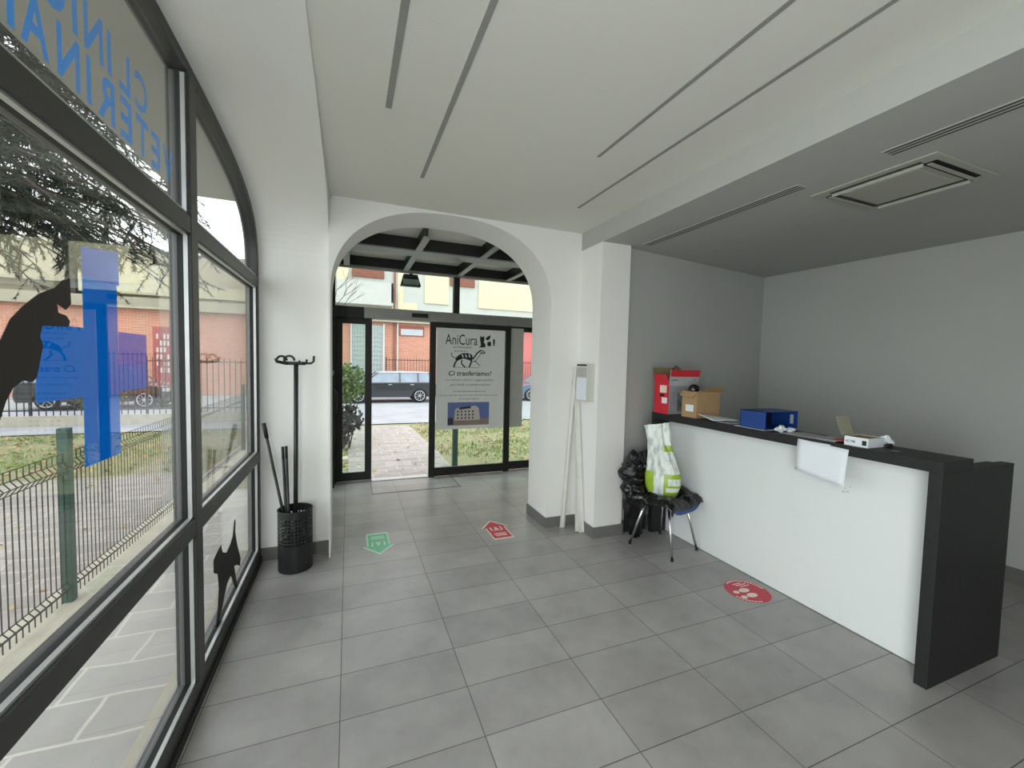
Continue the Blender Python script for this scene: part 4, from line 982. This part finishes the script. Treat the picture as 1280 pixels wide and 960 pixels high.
# ---------------------------------------------------------------- cars
def car(name, label, x0, y0, z0, flip, paint, roofp, length=4.25, w_=1.75, h=1.42):
    t = thing(name, label, 'car', (x0+length/2, y0+w_/2, z0))
    def X(s): return x0+(s if not flip else length-s)
    k = length/4.25
    # lower body with wheel arches
    wf, wr_ = .82*k, 3.42*k; ra = .36
    low = [(0.05, .25), (0.0, .45), (.03, .62), (.22, .78), (1.05*k, .93), (4.05*k, .95), (4.22*k, .80), (4.25*k, .45), (4.2*k, .25)]
    def arc(c): return [(c+ra*math.cos(a), .24+ra*math.sin(a)+.02) for a in [PI*i/10 for i in range(11)]]
    poly = low+arc(wr_)+arc(wf)
    b = MB(); b.prism([(X(s), z0+z) for s, z in poly], 'Y', y0, y0+w_)
    b.build('body', paint, t, bevel=.04, smooth=False)
    # greenhouse
    bot = [(1.02*k, .93), (4.12*k, .95)]; top = [(1.62*k, h-.05), (3.85*k, h-.04)]
    ins = .16
    vs = [(X(bot[0][0]), y0+.03, z0+.90), (X(bot[1][0]), y0+.03, z0+.90), (X(bot[1][0]), y0+w_-.03, z0+.90), (X(bot[0][0]), y0+w_-.03, z0+.90),
          (X(top[0][0]), y0+ins, z0+h-.06), (X(top[1][0]), y0+ins, z0+h-.06), (X(top[1][0]), y0+w_-ins, z0+h-.06), (X(top[0][0]), y0+w_-ins, z0+h-.06)]
    MB().add(vs, [(0, 1, 5, 4), (1, 2, 6, 5), (2, 3, 7, 6), (3, 0, 4, 7), (4, 5, 6, 7), (0, 3, 2, 1)]).build('windows', M_cargl, t, bevel=.02)
    MB().prism([(X(1.58*k), z0+h-.07), (X(3.90*k), z0+h-.06), (X(3.8*k), z0+h-.01), (X(2.7*k), z0+h+.01), (X(1.8*k), z0+h-.01)], 'Y', y0+ins-.02, y0+w_-ins+.02).build('roof', roofp, t, bevel=.015)
    b = MB()
    for s in (1.62, 2.55, 3.35, 3.95):
        s0 = s*k if s > 1.7 else 1.06*k; s1 = s*k if s < 3.9 else 3.85*k; s0 = 4.10*k if s > 3.9 else s0
        for yy0, yy1 in ((y0+.02, y0+ins-.015), (y0+w_-.02, y0+w_-ins+.015)): b.bar((X(s0), yy0, z0+.92), (X(s1), yy1, z0+h-.05), .06, .035)
    b.build('pillars', paint, t)
    for c in (wf, wr_):
        for yy, sgn in ((y0+.0, 1), (y0+w_-.20, 1)):
            wh = MB().lathe([(.0, 0), (.30, 0), (.325, .03), (.325, .17), (.30, .20), (0, .20)], (X(c), yy, z0+.325), 28, 'Y').build('wheel', M_tyre, t, smooth=False)
            b = MB(); b.lathe([(.0, -.012), (.05, -.012), (.05, .01), (.0, .01)], (X(c), yy, z0+.325), 16, 'Y')
            b.lathe([(.205, -.01), (.235, -.01), (.235, .02), (.205, .02)], (X(c), yy, z0+.325), 28, 'Y')
            for q in range(9):
                a = 2*PI*q/9; b.bar((X(c)+.04*math.cos(a), yy-.006, z0+.325+.04*math.sin(a)), (X(c)+.21*math.cos(a), yy-.006, z0+.325+.21*math.sin(a)), .045, .012)
            b.build('rim', M_rim, wh)
    MB().blob((X(1.28*k), y0-.07, z0+.98), (.09, .07, .07), 0, 1, 0, 12, 8).build('mirror', paint, t, smooth=True)
    MB().box(min(X(.10), X(.32)), max(X(.10), X(.32)), y0-.004, y0+.05, z0+.62, z0+.74).build('headlight', M_rim, t, bevel=.01)
    for s in (2.05, 3.0): MB().box(min(X(s*k), X(s*k+.16)), max(X(s*k), X(s*k+.16)), y0-.02, y0+.0, z0+.82, z0+.85).build('door_handle', M_rim, t)
    return t
car('parked_car', 'black estate car with pale roof parked opposite the open door', -.42, 19.4, -.3, False, M_carblk, M_carroof, 4.35, 1.75, 1.42)
car('parked_car', 'bluish parked car seen right of the poster through the glass', 7.9, 19.4, -.3, False, M_carblue, M_carblue, 4.2)
car('parked_car', 'dark car behind the railing, seen through the blue cross', -10.25, 18.6, -.3, True, M_carblk, M_carblk, 4.3)

# ---------------------------------------------------------------- planting
def needles(b, p, d, ln, cnt, r):
    for _ in range(cnt):
        t = r.random(); c = p+d*ln*t; a = Vector((r.uniform(-1, 1), r.uniform(-1, 1), r.uniform(-1.1, .5))).normalized()*r.uniform(.05, .12)
        s = a.cross(d).normalized()*.010 if a.cross(d).length > 1e-4 else Vector((.006, 0, 0))
        b.add([c-s, c+s, c+a+d*.04], [(0, 1, 2)])
tr = thing('conifer_tree', 'dark drooping conifer hanging over the lawn outside the big window', 'tree', (-7.2, 9.0, -.1))
r = random.Random(11)
MB().tube([(-7.2, 9, -.15), (-7.15, 9.05, 3), (-7.1, 9, 7), (-7.0, 9, 11)], [.26, .22, .16, .05], 12).build('trunk', M_bark, tr, smooth=True)
bb, nn = MB(), MB()
for i in range(320):
    z = r.uniform(3.9, 9.5); a = r.uniform(-1.9, 1.5) if i % 4 else r.uniform(-PI, PI); ln = r.uniform(2.6, 5.2)*(1.0 if z < 7.5 else .75)
    p = Vector((-7.1, 9, z)); d = Vector((math.cos(a), math.sin(a), .16)); pts = [p.copy()]
    n_seg = 9
    for k in range(n_seg):
        d = (d+Vector((r.uniform(-.12, .12), r.uniform(-.12, .12), -.045-.02*k*.5))).normalized(); p = p+d*ln/n_seg; pts.append(p.copy())
    if min(q.x for q in pts) > -2: pass
    pts = [q for q in pts if q.x < -1.7 and q.z > 2.7]
    if len(pts) < 4: continue
    bb.tube(pts, [.035*(1-k/len(pts))+.006 for k in range(len(pts))], 5, cap=False)
    for k in range(2, len(pts)):
        base = pts[k]; dd = (pts[k]-pts[k-1]).normalized()
        for s in range(4):
            sd = (dd*.4+Vector((r.uniform(-1, 1), r.uniform(-1, 1), r.uniform(-.9, .1)))).normalized(); l2 = r.uniform(.25, .75)
            q = base+dd*r.uniform(-.3, .0)
            if q.z+sd.z*l2 < 2.75: continue
            m2 = q+sd*l2*.5; e2 = q+sd*l2+Vector((0, 0, -.12*l2))
            bb.tube([q, m2, e2], [.006, .004, .002], 3, cap=False)
            if (r.random() < .8):
                needles(nn, q, sd, l2*.5, 24, r); needles(nn, m2, (e2-m2).normalized(), l2*.5, 24, r)
bb.build('branches', M_bark, tr, fix=False); o = nn.build('needles', M_needle, tr, fix=False); o['kind'] = 'stuff'

def shrub(label, c, rad, nl, m, stems=7, seed=1, ls=.05):
    t = thing('garden_shrub', label, 'shrub', (c[0], c[1], gz(c[1]))); r = random.Random(seed); b = MB(); z0 = gz(c[1])
    for k in range(stems):
        e = Vector((c[0]+r.uniform(-.8, .8)*rad[0], c[1]+r.uniform(-.8, .8)*rad[1], c[2]+r.uniform(-.2, .8)*rad[2]))
        b.tube([(c[0]+r.uniform(-.08, .08), c[1], z0), ((c[0]+e.x)/2+r.uniform(-.05, .05), (c[1]+e.y)/2, (z0+e.z)/2), e], [.018, .012, .004], 5)
    b.build('stems', M_bark, t); b = MB()
    for k in range(nl):
        d = Vector((r.gauss(0, 1), r.gauss(0, 1), r.gauss(0, 1))).normalized()*(r.random()**.4)
        p = Vector((c[0]+d.x*rad[0], c[1]+d.y*rad[1], c[2]+d.z*rad[2])); a = Vector((r.uniform(-1, 1), r.uniform(-1, 1), r.uniform(-1, 1))).normalized()*ls; e = a.cross(Vector((r.uniform(-1, 1), r.uniform(-1, 1), r.uniform(-1, 1)))).normalized()*ls*.5
        b.add([p-a, p-e, p+a, p+e], [(0, 1, 2, 3)])
    b.build('leaves', m, t, fix=False)['kind'] = 'stuff'
shrub('round grey-green shrub beside the path, left of the open door', (-.10, 9.3, 1.15), (.55, .5, .42), 1500, M_bush, 8, 2)
shrub('low dark shrub at the foot of the round one, left of the open door', (-.05, 8.8, .45), (.35, .35, .30), 700, M_rail, 6, 5)
shrub('shrub by the railing near the dark car', (-6.4, 14.9, .8), (.7, .4, .8), 1600, M_bush, 8, 9)
# bare tree by the balcony
t = thing('bare_tree', 'leafless small tree before the balcony across the street', 'tree', (-1.0, 16, -.3)); r = random.Random(5); b = MB()
def grow(p, d, ln, rad, dep):
    q = p+d*ln; b.tube([p, (p+q)/2+Vector((r.uniform(-.03, .03), 0, 0)), q], [rad, rad*.85, rad*.7], 4 if dep > 2 else 3, cap=False)
    if dep == 0: return
    for _ in range(3): grow(q, (d+Vector((r.uniform(-.6, .6), r.uniform(-.6, .6), r.uniform(-.25, .4)))).normalized(), ln*r.uniform(.62, .82), rad*.62, dep-1)
grow(Vector((-1.0, 16, -.32)), Vector((.05, 0, 1)), 1.7, .07, 5)
b.build('branches', M_twig, t, fix=False)
# green post by the entrance path, floodlight over the doors
o = MB().box(1.55, 1.63, 6.42, 6.50, -.12, 1.0).build('garden_post', M_fence, bevel=.004); tag(o, 'slim green-grey post beside the entrance path, below the poster', 'post')
t = thing('floodlight', 'dark box floodlight hung outside the transom over the doorway', 'light', (.82, 6.08, 2.85))
MB().prism([(.68, 2.70), (.96, 2.70), (.91, 2.86), (.72, 2.86)], 'Y', 6.03, 6.15).build('housing', M_gasket, t, bevel=.004)
MB().box(.71, .93, 6.022, 6.032, 2.715, 2.79).build('lens', mat('lamp lens', (168, 176, 172), .2), t)
MB().box(.80, .84, 5.93, 6.05, 2.86, 2.90).build('bracket', M_gasket, t)
